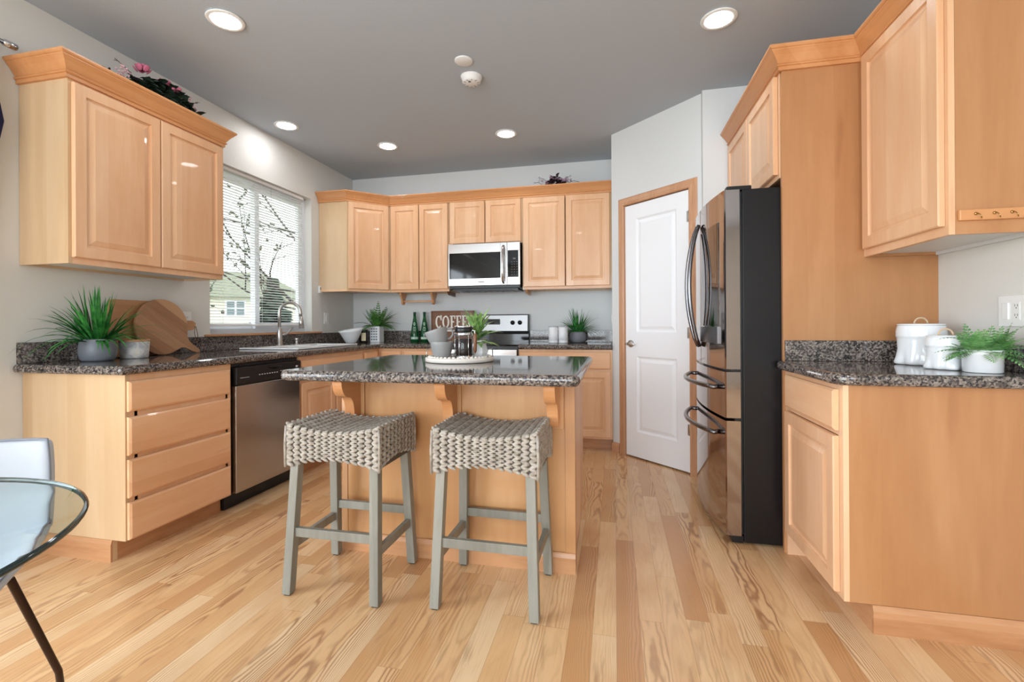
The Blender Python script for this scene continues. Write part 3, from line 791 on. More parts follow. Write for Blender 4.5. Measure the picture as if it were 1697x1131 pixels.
# ---- range
rg = thing('range', 'stainless electric range with black glass cooktop behind the island', 'range', (-1.22, 4.3, 0))
rx0, rx1 = -1.588, -.842
obj('body', B(rx0, rx1, 4.045, 4.60, .03, .895), BLACK, rg)
obj('cooktop', B(rx0, rx1, 4.005, 4.575, .896, .909), BLACKG, rg, .003)
od = obj('oven_door', B(rx0+.004, rx1-.004, 4.005, 4.04, .20, .865), STEEL, rg, .004)
obj('oven_window', B(rx0+.12, rx1-.12, 4.001, 4.0045, .36, .68), BLACKG, od)
obj('oven_handle', MB().tube([(rx0+.05, 4.004, .79), (rx0+.06, 3.965, .80), (-1.215, 3.96, .80), (rx1-.06, 3.965, .80), (rx1-.05, 4.004, .79)], .011, 10), STEEL, od)
obj('storage_drawer', B(rx0+.004, rx1-.004, 4.008, 4.04, .04, .19), STEEL, rg, .004)
mb = MB().prism([(4.575, .909), (4.648, .909), (4.648, 1.19), (4.60, 1.19), (4.585, 1.02), (4.575, .99)], lambda a, b, k: V((rx0+.002, rx1-.002)[k], a, b))
bk = obj('backguard', mb, BLACKG, rg)
mb = MB().prism([(4.581, 1.022), (4.587, 1.022), (4.602, 1.182), (4.594, 1.186), (4.590, 1.18)], lambda a, b, k: V((rx0+.008, rx1-.012)[k], a, b)); obj('control_panel', mb, RANGEP, bk)
sl = V(0, .013, .16).normalized(); nr = V(0, -sl.z, sl.y)
def cpp(x, z): return V(x, 4.581+(z-1.022)*.0813, z)
obj('clock_display', MB().obox(cpp(-1.225, 1.115), XA, sl, nr, .085, .028, .003), BLACKG, bk)
for x in (-1.50, -1.425, -1.008, -.933): obj('control_knob', MB().lathe([(.023, 0), (.021, .018), (.0, .020)], cpp(x, 1.105), 18, ax=nr), BLACK, bk)
for x in (-1.50, -1.425, -1.008, -.933): pass
mb = MB()
for i in range(4):
    for j in range(3): mb.obox(cpp(-1.19+i*.018, 1.098+j*.014)+nr*.003, XA, sl, nr, .004, .002, .001)
obj('display_marks', mb, INK, bk)

# ---- island
il = thing('kitchen_island', 'maple kitchen island base with curved corbels behind the two stools', 'kitchen island', (-.74, 2.3, 0))
IX0, IX1, IY0, IY1 = -1.305, -.172, 2.04, 2.56
obj('back_panel', B(IX0+.03, IX1-.045, IY0, IY0+.012, .0, BC_TOP), HONEY, il)
obj('corner_post', B(IX1-.045, IX1, IY0-.004, IY0+.05, 0, BC_TOP), HONEY, il, .002); obj('corner_post', B(IX0, IX0+.03, IY0-.004, IY0+.05, 0, BC_TOP), HONEY, il, .002)
mb = MB(); mb.box(IX1-.018, IX1-.002, IY0+.05, IY1, .10, BC_TOP); mb.box(IX0+.002, IX0+.018, IY0+.05, IY1, .10, BC_TOP); mb.box(IX0+.02, IX1-.02, IY0+.05, IY1-.02, .10, .118)
obj('cabinet_box', mb, MAPLE, il)
mb = MB(); mb.box(IX0+.018, IX1-.018, IY1-.02, IY1, .10, BC_TOP); obj('face_frame', mb, MAPLE, il)
for k in range(3): door(il, (IX1-.015-k*.375, IY1+.001, .12), -XA, .36, .56, YA)
for k in range(3): door(il, (IX1-.015-k*.375, IY1+.001, .70), -XA, .36, .15, YA, MAPLE_HX, DRAWPROF, 'drawer_front')
mb = MB(); mb.box(IX1-.03, IX1-.014, IY0+.05, IY1-.075, 0, .10); mb.box(IX0+.014, IX0+.03, IY0+.05, IY1-.075, 0, .10); mb.box(IX0+.03, IX1-.03, IY1-.09, IY1-.075, 0, .10); obj('toe_kick', mb, OAKX, il)
obj('base_molding', MB().sweep([(IX0, IY0-.004), (IX1, IY0-.004)], base_prof(.088, .011)), OAKX, il)
for cx in (-1.222, -.733, -.262):
    obj('corbel_plate', B(cx-.042, cx+.042, IY0-.012, IY0-.0005, .628, BC_TOP), HONEY, il, .002)
    D = .178; z1 = BC_TOP; y = IY0-.012
    prof = [(y, z1), (y-D, z1), (y-D, z1-.022), (y-D+.012, z1-.03)]
    for i in range(9): a = PI/2*i/8; prof.append((y-D+.018+.060*(1-math.cos(a))*1.0, z1-.034-.075*math.sin(a)))
    for i in range(1, 9): a = PI/2*i/8; prof.append((y-D+.078+.045*math.sin(a), z1-.109-.085*(1-math.cos(a))))
    prof += [(y-.052, z1-.205), (y-.046, z1-.215), (y, z1-.225)]
    obj('corbel', MB().prism(prof[::-1], lambda a, b, k, cx=cx: V(cx+(-.024, .024)[k], a, b)), MAPLE_D, il, .0015)
def rpoly(x0, x1, y0, y1, r, n=5):
    P = []
    for (cx, cy, a0) in ((x1-r, y1-r, 0), (x0+r, y1-r, PI/2), (x0+r, y0+r, PI), (x1-r, y0+r, 1.5*PI)):
        for i in range(n+1): a = a0+PI/2*i/n; P.append((cx+r*math.cos(a), cy+r*math.sin(a)))
    return P
mb = MB().prism(rpoly(-1.325, -.120, 1.615, 2.60, .035), lambda a, b, k: V(a, b, (BC_TOP+.002, CT)[k]))
tag(obj('island_countertop', mb, GRANITE, None, .019, 5), 'rectangular polished granite top of the island carrying the round tray', 'countertop')

# ---- right side: tall panel, over fridge cabinet, wall cabinet, base cabinet
RX = .788
tp = obj('tall_end_panel', B(RX-.008, WR-.001, 2.432, 2.452, 0, 2.30), PLYR); tag(tp, 'tall maple panel between the refrigerator and the right counter', 'panel')
fcab = thing('wall_cabinet', 'two door maple cabinet above the refrigerator', 'cabinet', (1.1, 2.9, 1.80))
mb = MB(); mb.box(RX, WR-.002, 2.454, 3.418, 1.785, 1.803); mb.box(RX, WR-.002, 3.40, 3.418, 1.803, 2.30); mb.box(RX, WR-.002, 2.454, 2.472, 1.803, 2.30); mb.box(RX, WR-.002, 2.472, 3.40, 2.282, 2.30); obj('cabinet_box', mb, PLYR, fcab)
mb = MB(); frame_ring(mb, RX-.012, RX-.0005, 2.454, 3.418, 1.785, 2.30, .03); obj('face_frame', mb, MAPLE, fcab)
door(fcab, (RX-.013, 2.935, 1.806), -YA, .462, .475, -XA); door(fcab, (RX-.013, 3.405, 1.806), -YA, .462, .475, -XA)
rc = thing('wall_cabinet', 'single door maple wall cabinet above the right counter with a row of brass hooks', 'cabinet', (1.25, 2.1, 1.385))
UX = 1.118; RY0, RY1, RZ0, RZ1 = 1.875, 2.430, 1.388, 2.31
mb = MB(); mb.box(UX+.02, WR-.002, RY0, RY0+.016, RZ0, RZ1); mb.box(UX+.02, WR-.002, RY1-.016, RY1, RZ0, RZ1); mb.box(UX+.02, WR-.002, RY0+.016, RY1-.016, RZ1-.018, RZ1); obj('cabinet_box', mb, PLYR, rc)
obj('underside', B(UX+.02, WR-.02, RY0+.016, RY1-.016, RZ0+.012, RZ0+.028), UNDER, rc)
obj('wall_cleat', B(WR-.02, WR-.002, RY0+.016, RY1-.016, RZ0-.002, RZ0+.028), UNDER, rc)
mb = MB(); frame_ring(mb, UX, UX+.019, RY0, RY1, RZ0, RZ1, .035); obj('face_frame', mb, MAPLE, rc)
door(rc, (UX-.001, RY1-.028, RZ0+.032), -YA, RY1-RY0-.045, .875, -XA)
cw_ = obj('crown_molding', MB().sweep([(RX-.012, 3.418), (RX-.012, 2.432), (UX, 2.432), (UX, RY0), (WR-.002, RY0)][::-1], [(-o, z) for o, z in crown_prof(2.29, 2.385)][::-1]), MAPLE_D)
tag(cw_, 'maple crown molding stepping along the tops of the right hand cabinets', 'molding')
# hook rail
hr = thing('hook_rail', 'maple strip with small brass cup hooks on the side of the right wall cabinet', 'hook rail', (1.26, RY0-.008, 1.45))
obj('rail', B(1.142, 1.40, RY0-.013, RY0-.0005, 1.432, 1.469), MAPLE_DX, hr, .004)
for x in (1.188, 1.240, 1.289, 1.338, 1.386):
    mb = MB(); yy = RY0-.013; c = V(x, yy, 1.453)
    mb.lathe([(.0055, 0), (.0045, .003), (.002, .004)], c, 10, ax=-YA)
    mb.tube([c, c+V(0, -.008, 0), c+V(.001, -.014, -.004), c+V(.003, -.018, -.010), c+V(.006, -.016, -.017), c+V(.010, -.010, -.017), c+V(.012, -.007, -.012)], .0016, 6)
    obj('hook', mb, BRASS, hr)
rb = thing('base_cabinet', 'maple base cabinet with one drawer and one door at the right end', 'cabinet', (1.1, 2.1, 0))
QY0 = 1.862
mb = MB(); mb.box(RX+.018, WR-.002, QY0, QY0+.016, .10, BC_TOP); mb.box(RX+.018, WR-.002, QY0+.016, 2.430, .10, .118); mb.box(RX+.10, WR-.002, QY0+.004, QY0+.016, 0, .10); obj('cabinet_box', mb, PLYR, rb)
mb = MB(); frame_ring(mb, RX, RX+.018, QY0, 2.430, .10, BC_TOP, .036); mb.box(RX, RX+.018, QY0+.036, 2.394, .682, .706); obj('face_frame', mb, MAPLE, rb)
door(rb, (RX-.001, 2.385, .118), -YA, .495, .562, -XA); door(rb, (RX-.001, 2.385, .700), -YA, .495, .148, -XA, MAPLE_H, DRAWPROF, 'drawer_front')
obj('toe_kick', B(RX+.088, RX+.10, QY0+.004, 2.43, 0, .10), OAKY, rb)
obj('base_molding', MB().sweep([(RX+.088, QY0+.004), (WR-.002, QY0+.004)], base_prof(.098, .010)), OAKX, rb)
mb = MB(); obj('toe_filler', B(RX+.0, RX+.088, 2.412, 2.4315, 0, .10), MAPLE, rb)
P = [(WR-.001, 1.822), (WR-.001, 2.4305), (.748, 2.4305)]
P += [(.748, 1.90), (.760, 1.855), (.80, 1.822)]
mb = MB().prism(P, lambda a, b, k: V(a, b, (BC_TOP+.002, CT)[k]))
ct = obj('countertop', mb, GRANITE, None, .018, 5); tag(ct, 'granite countertop on the right carrying the white canisters and fern', 'countertop')
mb = MB(); mb.box(.785, WR-.022, 2.4105, 2.4305, CT+.0005, 1.006); mb.box(WR-.021, WR-.001, 1.84, 2.4305, CT+.0005, 1.006); obj('backsplash', mb, GRANITE, ct, .002)

# ---- refrigerator
fr = thing('refrigerator', 'tall black stainless french door refrigerator with curved bar handles', 'refrigerator', (1.0, 2.88, 0))
f0, f1 = 2.462, 3.300; fc_y = (f0+f1)/2; FZ = 1.745
obj('body', B(.612, 1.38, f0, f1, .014, FZ), FRSIDE, fr, .004)
def fxx(y): return .490+.040*((y-fc_y)/((f1-f0)/2))**2
def fpanel(y0, y1, z0, z1, zs=None, n=16):
    pl = [(fxx(y0+(y1-y0)*i/n), y0+(y1-y0)*i/n) for i in range(n+1)]
    pl = [(.600, y0), (pl[0][0]+.006, y0)]+[(pl[0][0], y0+.005)]+pl[1:-1]+[(pl[-1][0], y1-.005), (pl[-1][0]+.006, y1), (.600, y1)]
    return MB().prism(pl, lambda a, b, k: V(a, b, (z0, z1)[k]))
def smoothen(o, ang=.35):
    me = o.data
    for p in me.polygons: p.use_smooth = True
    m = o.modifiers.new('wn', 'WEIGHTED_NORMAL'); m.keep_sharp = True
    try: me.set_sharp_from_angle(angle=ang)
    except Exception: pass
    return o
dn_ = smoothen(obj('door', fpanel(f0, fc_y-.002, .862, FZ), BSTEEL, fr)); df_ = smoothen(obj('door', fpanel(fc_y+.002, f1, .862, FZ), BSTEEL, fr))
w1 = smoothen(obj('drawer', fpanel(f0, f1, .622, .848), BSTEEL, fr)); w2 = smoothen(obj('drawer', fpanel(f0, f1, .045, .607), BSTEEL, fr))
obj('gasket', B(.575, .613, f0+.012, f1-.012, .05, FZ-.01), BLACK, fr)
obj('kick_grille', B(.56, .611, f0+.01, f1-.01, .008, .04), BLACK, fr)
for y in (f0+.04, f1-.04):
    obj('hinge_cover', MB().prism(rpoly(.545, .66, y-.028, y+.028, .012), lambda a, b, k: V(a, b, (FZ+.001, FZ+.020)[k])), BLACK, fr)
    obj('foot', MB().lathe([(.02, 0), (.02, .03)], (.70, y+(.05 if y < 2.9 else -.05), 0), 12), BLACK, fr)
# glass door-in-door on the near door and grey pad under it
def curved(y0, y1, z0, z1, e0, e1, n=12):
    pl = [(fxx(y0+(y1-y0)*i/n)-e1, y0+(y1-y0)*i/n) for i in range(n+1)]; pl += [(x+e1-e0, y) for x, y in pl[::-1]]
    return MB().prism(pl, lambda a, b, k: V(a, b, (z0, z1)[k]))
FRGLASS = mat('mirror_glass', (118,112,110), .04, 1)
smoothen(obj('glass_panel', curved(f0+.07, fc_y-.035, 1.075, 1.60, .0005, .004), FRGLASS, dn_))
obj('grip_plate', curved(f0+.07, fc_y-.035, .985, 1.070, .0005, .010), BSTEEL_H, dn_)
for (o_, y) in ((dn_, fc_y-.022), (df_, fc_y+.022)):
    x0 = .490; pts = []
    for i in range(17):
        tt = i/16; pts.append(V(x0-.012-.058*math.sin(PI*tt)**.75, y+(.028 if y > fc_y else -.028)*math.sin(PI*tt)**.8, .955+tt*.70))
    obj('handle', MB().tube(pts, .0115, 10), BSTEEL_H, o_)
for (o_, z) in ((w1, .765), (w2, .535)):
    pts = [V(fxx(f0+.09), f0+.09, z)]
    for i in range(17):
        tt = i/16; y = f0+.07+tt*(f1-f0-.14); pts.append(V(fxx(y)-.028-.050*math.sin(PI*tt)**.8, y, z))
    pts.append(V(fxx(f1-.09), f1-.09, z))
    obj('handle', MB().tube(pts, .0125, 10), BSTEEL_H, o_)

# ------------------------------------------------------------------ stools
def make_stool(label):
    t = thing('counter_stool', label, 'stool', (0, 0, 0), 'woven counter stools at the island')
    WX, WY = .208, .162; ZT, ZB = .690, .520
    def zt(u): return ZT-.030*(1-(u/WX)**2)
    def zbx(u): return ZB+.034*(1-(u/WX)**2)
    def zby(v): return ZB+.034*(1-(v/WY)**2)
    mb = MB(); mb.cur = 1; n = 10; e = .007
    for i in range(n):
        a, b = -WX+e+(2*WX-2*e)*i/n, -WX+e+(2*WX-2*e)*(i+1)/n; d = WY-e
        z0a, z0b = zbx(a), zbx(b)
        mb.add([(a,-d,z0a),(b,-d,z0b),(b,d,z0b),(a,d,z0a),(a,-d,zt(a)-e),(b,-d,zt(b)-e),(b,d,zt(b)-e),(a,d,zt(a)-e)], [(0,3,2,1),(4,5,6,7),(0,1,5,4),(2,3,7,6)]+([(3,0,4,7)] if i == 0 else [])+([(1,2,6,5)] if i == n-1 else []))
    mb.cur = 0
    rnd = random.Random(3)
    def stitch(c, du_, dv_, nn, L, R):
        for sgn in (1, -1):
            a = .46+rnd.uniform(-.07, .07)
            d = (du_*math.cos(a)+dv_*(-sgn)*math.sin(a)).normalized(); q = nn.cross(d).normalized()
            k = rnd.uniform(.9, 1.08)
            mb.ell(c+dv_*sgn*R*.25, d*L*.57*k, q*R*.33, nn*.0085*rnd.uniform(.9, 1.08), 8, 6)
    rows = 7
    for side in (-1, 1):
        nst = 13
        for r in range(rows):
            for k in range(nst):
                u = -WX+(2*WX)*(k+.5)/nst; z0, z1 = zbx(u)-.004, zt(u)+.001; z = z0+(z1-z0)*(r+.5)/rows; R = (z1-z0)/rows
                stitch(V(u, side*(WY-.004), z), XA*(-1), ZA, YA*side, .034, R*1.12)
        nst = 10
        for r in range(rows):
            for k in range(nst):
                v = -WY+(2*WY)*(k+.5)/nst; z0, z1 = zby(v)-.004, ZT; z = z0+(z1-z0)*(r+.5)/rows; R = (z1-z0)/rows
                stitch(V(side*(WX-.004), v, z), YA, ZA, XA*side, .034, R*1.12)
    nr_ = 13
    for r in range(nr_):
        for k in range(13):
            u = -WX+2*WX*(k+.5)/13; v = -WY+2*WY*(r+.5)/nr_; sl_ = .030*2*u/WX**2
            dx = V(1, 0, sl_).normalized(); nn = dx.cross(YA).normalized()
            if nn.z < 0: nn = -nn
            stitch(V(u, v, zt(u)-.004), -dx, YA, nn, .034, 2*WY/nr_*1.12)
    # corner cords
    for sx in (-1, 1):
        for sy in (-1, 1):
            mb.tube([(sx*(WX+.001), sy*(WY+.001), ZB-.006), (sx*(WX+.002), sy*(WY+.002), (ZT+ZB)/2), (sx*(WX-.001), sy*(WY-.001), ZT-.008)], .0055, 8)
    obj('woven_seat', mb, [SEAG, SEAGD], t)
    s = .0185
    def legpt(sx, sy, z): k = 1-z/.56; return V(sx*(.176+.018*k), sy*(.130+.038*k), z)
    for sx in (-1, 1):
        for sy in (-1, 1):
            a, b = legpt(sx, sy, .006), legpt(sx, sy, .56)
            mb = MB().add([p+V(i*s, j*s, 0) for p in (a, b) for (i, j) in ((-1,-1),(1,-1),(1,1),(-1,1))], [(0,3,2,1),(4,5,6,7),(0,1,5,4),(1,2,6,5),(2,3,7,6),(3,0,4,7)])
            lg = obj('leg', mb, GREYW, t, .002)
            obj('foot_pad', B(a.x-.012, a.x+.012, a.y-.012, a.y+.012, 0, .006), RUBBER, lg)
    for sy in (-1, 1):
        p, q = legpt(-1, sy, .25), legpt(1, sy, .25); obj('stretcher', B(p.x+s, q.x-s, p.y-.010, p.y+.010, .232, .268), GREYW, t, .0015)
    for sx in (-1, 1):
        p, q = legpt(sx, -1, .195), legpt(sx, 1, .195); obj('stretcher', B(p.x-.010, p.x+.010, p.y+s, q.y-s, .177, .213), GREYW, t, .0015)
    return t
st1 = make_stool('woven seagrass counter stool with grey legs, on the left nearer the dishwasher')
st1.location = (-1.105, 1.812, 0)
st2 = dup(st1, (-.484, 1.845, 0), -.012, 'woven seagrass counter stool with grey legs, on the right nearer the refrigerator')

# ------------------------------------------------------------------ dining chair and glass table
ch = thing('dining_chair', 'light grey quilted dining chair with dark metal legs behind the glass table', 'chair', (0, 0, 0))
# shell in local coords: +Y is the back, X right
nu, nv = 14, 22
def shell(off):
    pts = []
    for j in range(nv+1):
        s_ = j/nv
        # side profile: seat front -> back -> top
        if s_ < .45: k = s_/.45; y = -.25+.40*k; z = .455-.018*math.sin(PI*k)
        elif s_ < .65: k = (s_-.45)/.2; a = k*PI/2*.93; y = .15+.075*math.sin(a); z = .455+.075*(1-math.cos(a))
        else: k = (s_-.65)/.35; y = .225+.020*k; z = .530+.235*k
        wd = .225*(1-.16*max(0, (.25-s_)/.25)**2) if s_ < .5 else .225*(1-.04*max(0, (s_-.8)/.2)**2)
        for i in range(nu+1):
            u = -1+2*i/nu
            cup = abs(u)**3
            yy, zz = y, z
            if s_ < .6: zz += .045*cup*min(1, s_/.3)
            if s_ >= .45: yy -= .035*cup
            pts.append(V(u*wd, yy, zz))
    return pts
P0 = shell(0)
mb = MB(); mb.smooth = True
def nrm(j, i):
    a = P0[min(j+1, nv)*(nu+1)+i]-P0[max(j-1, 0)*(nu+1)+i]; b = P0[j*(nu+1)+min(i+1, nu)]-P0[j*(nu+1)+max(i-1, 0)]
    return b.cross(a).normalized()
top = [P0[j*(nu+1)+i]+nrm(j, i)*(.014-(.014 if (j in (8, 13, 17)) or i in (7,) else 0)) for j in range(nv+1) for i in range(nu+1)]
bot = [P0[j*(nu+1)+i]-nrm(j, i)*.016 for j in range(nv+1) for i in range(nu+1)]
b0 = len(top); mb.v = top+bot
for j in range(nv):
    for i in range(nu):
        a = j*(nu+1)+i; mb.face((a, a+1, a+nu+2, a+nu+1)); mb.face((b0+a, b0+a+nu+1, b0+a+nu+2, b0+a+1))
edge = [i for i in range(nu+1)]+[j*(nu+1)+nu for j in range(1, nv+1)]+[nv*(nu+1)+i for i in range(nu-1, -1, -1)]+[j*(nu+1) for j in range(nv-1, 0, -1)]
for k in range(len(edge)): a, b = edge[k], edge[(k+1) % len(edge)]; mb.face((a, b0+a, b0+b, b))
sh = obj('seat_shell', mb, FABRIC, ch)
ssm = sh.modifiers.new('sub', 'SUBSURF'); ssm.levels = 1; ssm.render_levels = 2
ep = [(top[k]+bot[k])/2+(top[k]-bot[k])*.42 for k in edge]; mbp = MB().tube(ep+[ep[0]], .0035, 6); obj('piping', mbp, PIPING, sh)
obj('seat_frame', B(-.13, .13, -.14, .13, .395, .415), BLKMETAL, ch, .004)
for sx in (-1, 1):
    for sy in (-1, 1):
        obj('leg', MB().tube([(sx*.10, sy*.10, .405), (sx*.150, sy*.145+.01, .395), (sx*.218, sy*.235+.01, .06), (sx*.222, sy*.24+.01, 0.0)], [.010, .010, .009, .009], 10), BLKMETAL, ch)
CHA = math.atan2(.6, .8); ch.location = (-1.655, .735, 0); ch.rotation_euler = (0, 0, CHA)
gt = thing('dining_table', 'round clear glass dining table top at the left edge of the picture', 'table', (-1.307, .347, 0))
mb = MB(); mb.lathe([(0, .728), (.462, .728)], (-1.307, .347, 0), 96, cap=False); mb.cur = 1; mb.lathe([(.462, .728), (.467, .730), (.469, .734), (.467, .738), (.462, .740)], (-1.307, .347, 0), 96, cap=False); mb.cur = 0; mb.lathe([(.462, .740), (0, .740)], (-1.307, .347, 0), 96, cap=False)
obj('table_top', mb, [TABLEGLASS, GLASSEDGE], gt)
mb = MB().lathe([(.24, 0), (.24, .012), (.05, .03), (.03, .06), (.03, .70), (.06, .715), (.11, .727)], (-1.307, .347, 0), 32); obj('pedestal', mb, BLKMETAL, gt)

# ------------------------------------------------------------------ ceiling fittings
LP = [(-1.987, 2.058, 'recessed ceiling light above the left wall cabinet, nearest on the left'), (-2.565, 3.25, 'recessed ceiling light close to the window wall'), (-1.980, 3.83, 'small recessed ceiling light farthest back near the corner cabinet'),
      (-.885, 3.81, 'recessed ceiling light in front of the microwave'), (.545, 2.63, 'recessed ceiling light near the refrigerator on the right')]
def clight(x, y, label):
    t = thing('recessed_light', label, 'ceiling light', (x, y, CZ-.006), 'recessed ceiling lights')
    obj('trim_ring', MB().lathe([(.070, -.002), (.088, -.002), (.092, -.006), (.088, -.010), (.070, -.010), (.066, -.006), (.070, -.002)], (x, y, CZ+.001), 32, cap=False), WHITE, t)
    obj('lens', MB().lathe([(.067, 0), (.067, .003)], (x, y, CZ-.008), 32), LAMP, t)
    return t
for a in LP: clight(*a)
for (x, y, l) in ((-1.6, -1.2, 'unseen added ceiling light over the dining area, left behind the camera'), (.6, -1.2, 'unseen added ceiling light over the dining area, right behind the camera'), (-.6, .4, 'unseen added ceiling light above the camera')): clight(x, y, l)  # extra lamps out of view, added to light the near side
sdm = thing('smoke_detector', 'round white smoke detector on the ceiling', 'smoke detector', (-.90, 2.89, CZ-.04))
obj('housing', MB().lathe([(.070, CZ), (.070, CZ-.008), (.062, CZ-.012), (.060, CZ-.034), (.050, CZ-.042), (0, CZ-.043)], (-.90, 2.89, 0), 32), WHITE, sdm)
mb = MB()
for k in range(10): a = 2*PI*k/10; mb.obox((-.90+.045*math.cos(a), 2.89+.045*math.sin(a), CZ-.0425), (math.cos(a), math.sin(a), 0), (-math.sin(a), math.cos(a), 0), ZA, .008, .0015, .001)
mb.lathe([(.009, 0), (.009, .003)], (-.905, 2.865, CZ-.045), 12)
obj('vent_slots', mb, INK, sdm)
tag(obj('ceiling_cover_plate', MB().lathe([(.055, CZ), (.055, CZ-.006), (.051, CZ-.009), (0, CZ-.009)], (-.89, 2.70, 0), 32), WHITE), 'flat round white cover plate on the ceiling beside the smoke detector', 'cover plate')

# ------------------------------------------------------------------ wall plates
def plate(name, label, cat, o, u, n, w, h, kind):
    o, u, n = Vector(o), Vector(u), Vector(n)
    t = thing(name, label, cat, tuple(o))
    obj('plate', MB().obox(o+n*.003, u, ZA, n, w/2, h/2, .003), WHITE, t, .0015)
    for k, kd in enumerate(kind):
        c = o+u*((k-(len(kind)-1)/2)*.046)
        if kd == 's':
            obj('switch', MB().obox(c+n*.0075, u, ZA, n, .013, .030, .003), WHITE, t, .001)
        else:
            obj('receptacle', MB().obox(c+n*.0065, u, ZA, n, .014, .032, .001), WHITE, t)
            mb = MB()
            for dz in (-.017, .017):
                for dx in (-.0055, .0055): mb.obox(c+u*dx+ZA*(dz+.003)+n*.0075, u, ZA, n, .001, .004, .0006)
                mb.obox(c+ZA*(dz-.006)+n*.0075, u, ZA, n, .002, .002, .0006)
            obj('slots', mb, INK, t)
    return t
plate('light_switch', 'white wall switch right of the window above the backsplash', 'switch', (WL, 4.15, 1.16), YA, XA, .072, .112, 's')
plate('wall_outlet', 'white outlet on the left wall partly behind the round board', 'outlet', (WL, 2.59, 1.13), YA, XA, .072, .112, 'r')
plate('wall_outlet', 'white double outlet plate on the wall above the right counter', 'outlet', (WR, 2.035, 1.127), -YA, -XA, .118, .112, 'sr')
plate('light_switch', 'white switch on the narrow pantry return wall', 'switch', (-.02, 4.33, 1.14), YA, -XA, .072, .112, 's')
th = thing('thermostat', 'small white wall control right of the window', 'thermostat', (WL, 4.045, 1.44))
obj('housing', B(WL+.0005, WL+.02, 4.02, 4.07, 1.405, 1.475), WHITE, th, .004); obj('display', B(WL+.02, WL+.0212, 4.03, 4.06, 1.437, 1.462), INK, th)

# ------------------------------------------------------------------ plants
def blade(mb, base, az, el, L, w, droop, n=7):
    base = Vector(base); d = V(math.cos(az)*math.cos(el), math.sin(az)*math.cos(el), math.sin(el)); p = base.copy(); side = V(-math.sin(az), math.cos(az), 0)
    b = len(mb.v); st = L/n
    for i in range(n+1):
        k = i/n; wd = w*(.55+.9*k)*(1-k)**.55 if k < 1 else 0
        wd = w*min(1, .5+1.6*k)*(1-k**2.2)
        up = side.cross(d).normalized()
        mb.v += [p-side*wd/2+up*wd*.18, p.copy(), p+side*wd/2+up*wd*.18]
        d = (d+V(0, 0, -droop*st/L*(.4+1.6*k))).normalized(); p = p+d*st
    mb.smooth = True
    for i in range(n):
        o = b+3*i; mb.face((o, o+1, o+4, o+3)); mb.face((o+1, o+2, o+5, o+4))
def grass_plant(par, c, n, L, w, r, rnd, m=LEAF, part='leaves', zmin=None):
    mb = MB()
    for i in range(n):
        az = rnd.uniform(0, 2*PI); k = rnd.random(); el = PI/2-(.05+1.15*k**1.25); rr = r*math.sqrt(rnd.random())*.6
        l = L*rnd.uniform(.75, 1.08)*(1-.12*k)
        blade(mb, c+V(rr*math.cos(az), rr*math.sin(az), 0), az+rnd.uniform(-.4, .4), el, l, w*rnd.uniform(.7, 1.2), .35+1.3*k*rnd.uniform(.5, 1), 7)
    return obj(part, mb, m, par)
def clipv(o, x0=None, y1=None, x1=None, zf=None):   # keep leaves on the room side of walls
    for v in o.data.vertices:
        p = W0[o.name]+v.co
        if x0 is not None and p.x < x0: v.co.x += (x0-p.x)+(x0-p.x)*-.25*0
        if y1 is not None and p.y > y1: v.co.y -= (p.y-y1)
        if x1 is not None and p.x > x1: v.co.x -= (p.x-x1)
        if zf is not None and p.z < zf: v.co.z += (zf-p.z)
rnd = random.Random(11)
# left grass plant in blue grey pot
pc = V(-2.655, 1.915, CT+.0005)
t = thing('potted_grass', 'tall grassy plant in a blue grey pot at the left end of the counter', 'plant', tuple(pc))
obj('pot', MB().lathe([(0, 0), (.060, 0), (.071, .008), (.078, .032), (.080, .060), (.077, .090), (.072, .108), (.069, .114), (.065, .114), (.063, .094), (0, .092)], pc, 40), CERG, t)
lv = grass_plant(t, pc+V(0, 0, .085), 105, .30, .021, .055, rnd)
clipv(lv, x0=WL+.012, zf=CT+.03)
mb = MB()
for (az, el, L_, dr_) in ((-1.95, .55, .38, 1.6), (-1.8, .42, .36, 1.7), (-1.6, .5, .34, 2.5), (.9, .7, .34, 1.6), (1.15, .55, .33, 1.5), (.3, .6, .30, 1.7)): blade(mb, pc+V(0, 0, .09), az, el, L_, .014, dr_, 9)
o_ = obj('leaves', mb, LEAF, t); clipv(o_, x0=WL+.012, zf=CT+.02)
# marbled pot
pc = V(-2.655, 2.105, CT+.0005)
t = thing('empty_pot', 'short white marbled pot with a wooden rim beside the grassy plant', 'pot', tuple(pc))
MARB = mat('marbled_ceramic', (206,204,204), .35); g_ = NG(MARB); g_.l(g_.ramp(g_.noise(g_.coords(), 16, 4, .6, 1.2), [(.4, (176,176,182)), (.55, (214,212,210)), (.7, (222,214,198))]), g_.b.inputs['Base Color'])
obj('body', MB().lathe([(0, 0), (.060, 0), (.064, .006), (.070, .095), (.064, .095), (.058, .02), (0, .02)], pc, 36), MARB, t)
obj('rim', MB().lathe([(.0705, .094), (.0715, .100), (.0705, .105), (.061, .105), (.061, .094), (.0705, .094)], pc, 36, cap=False), BOARDW, t)
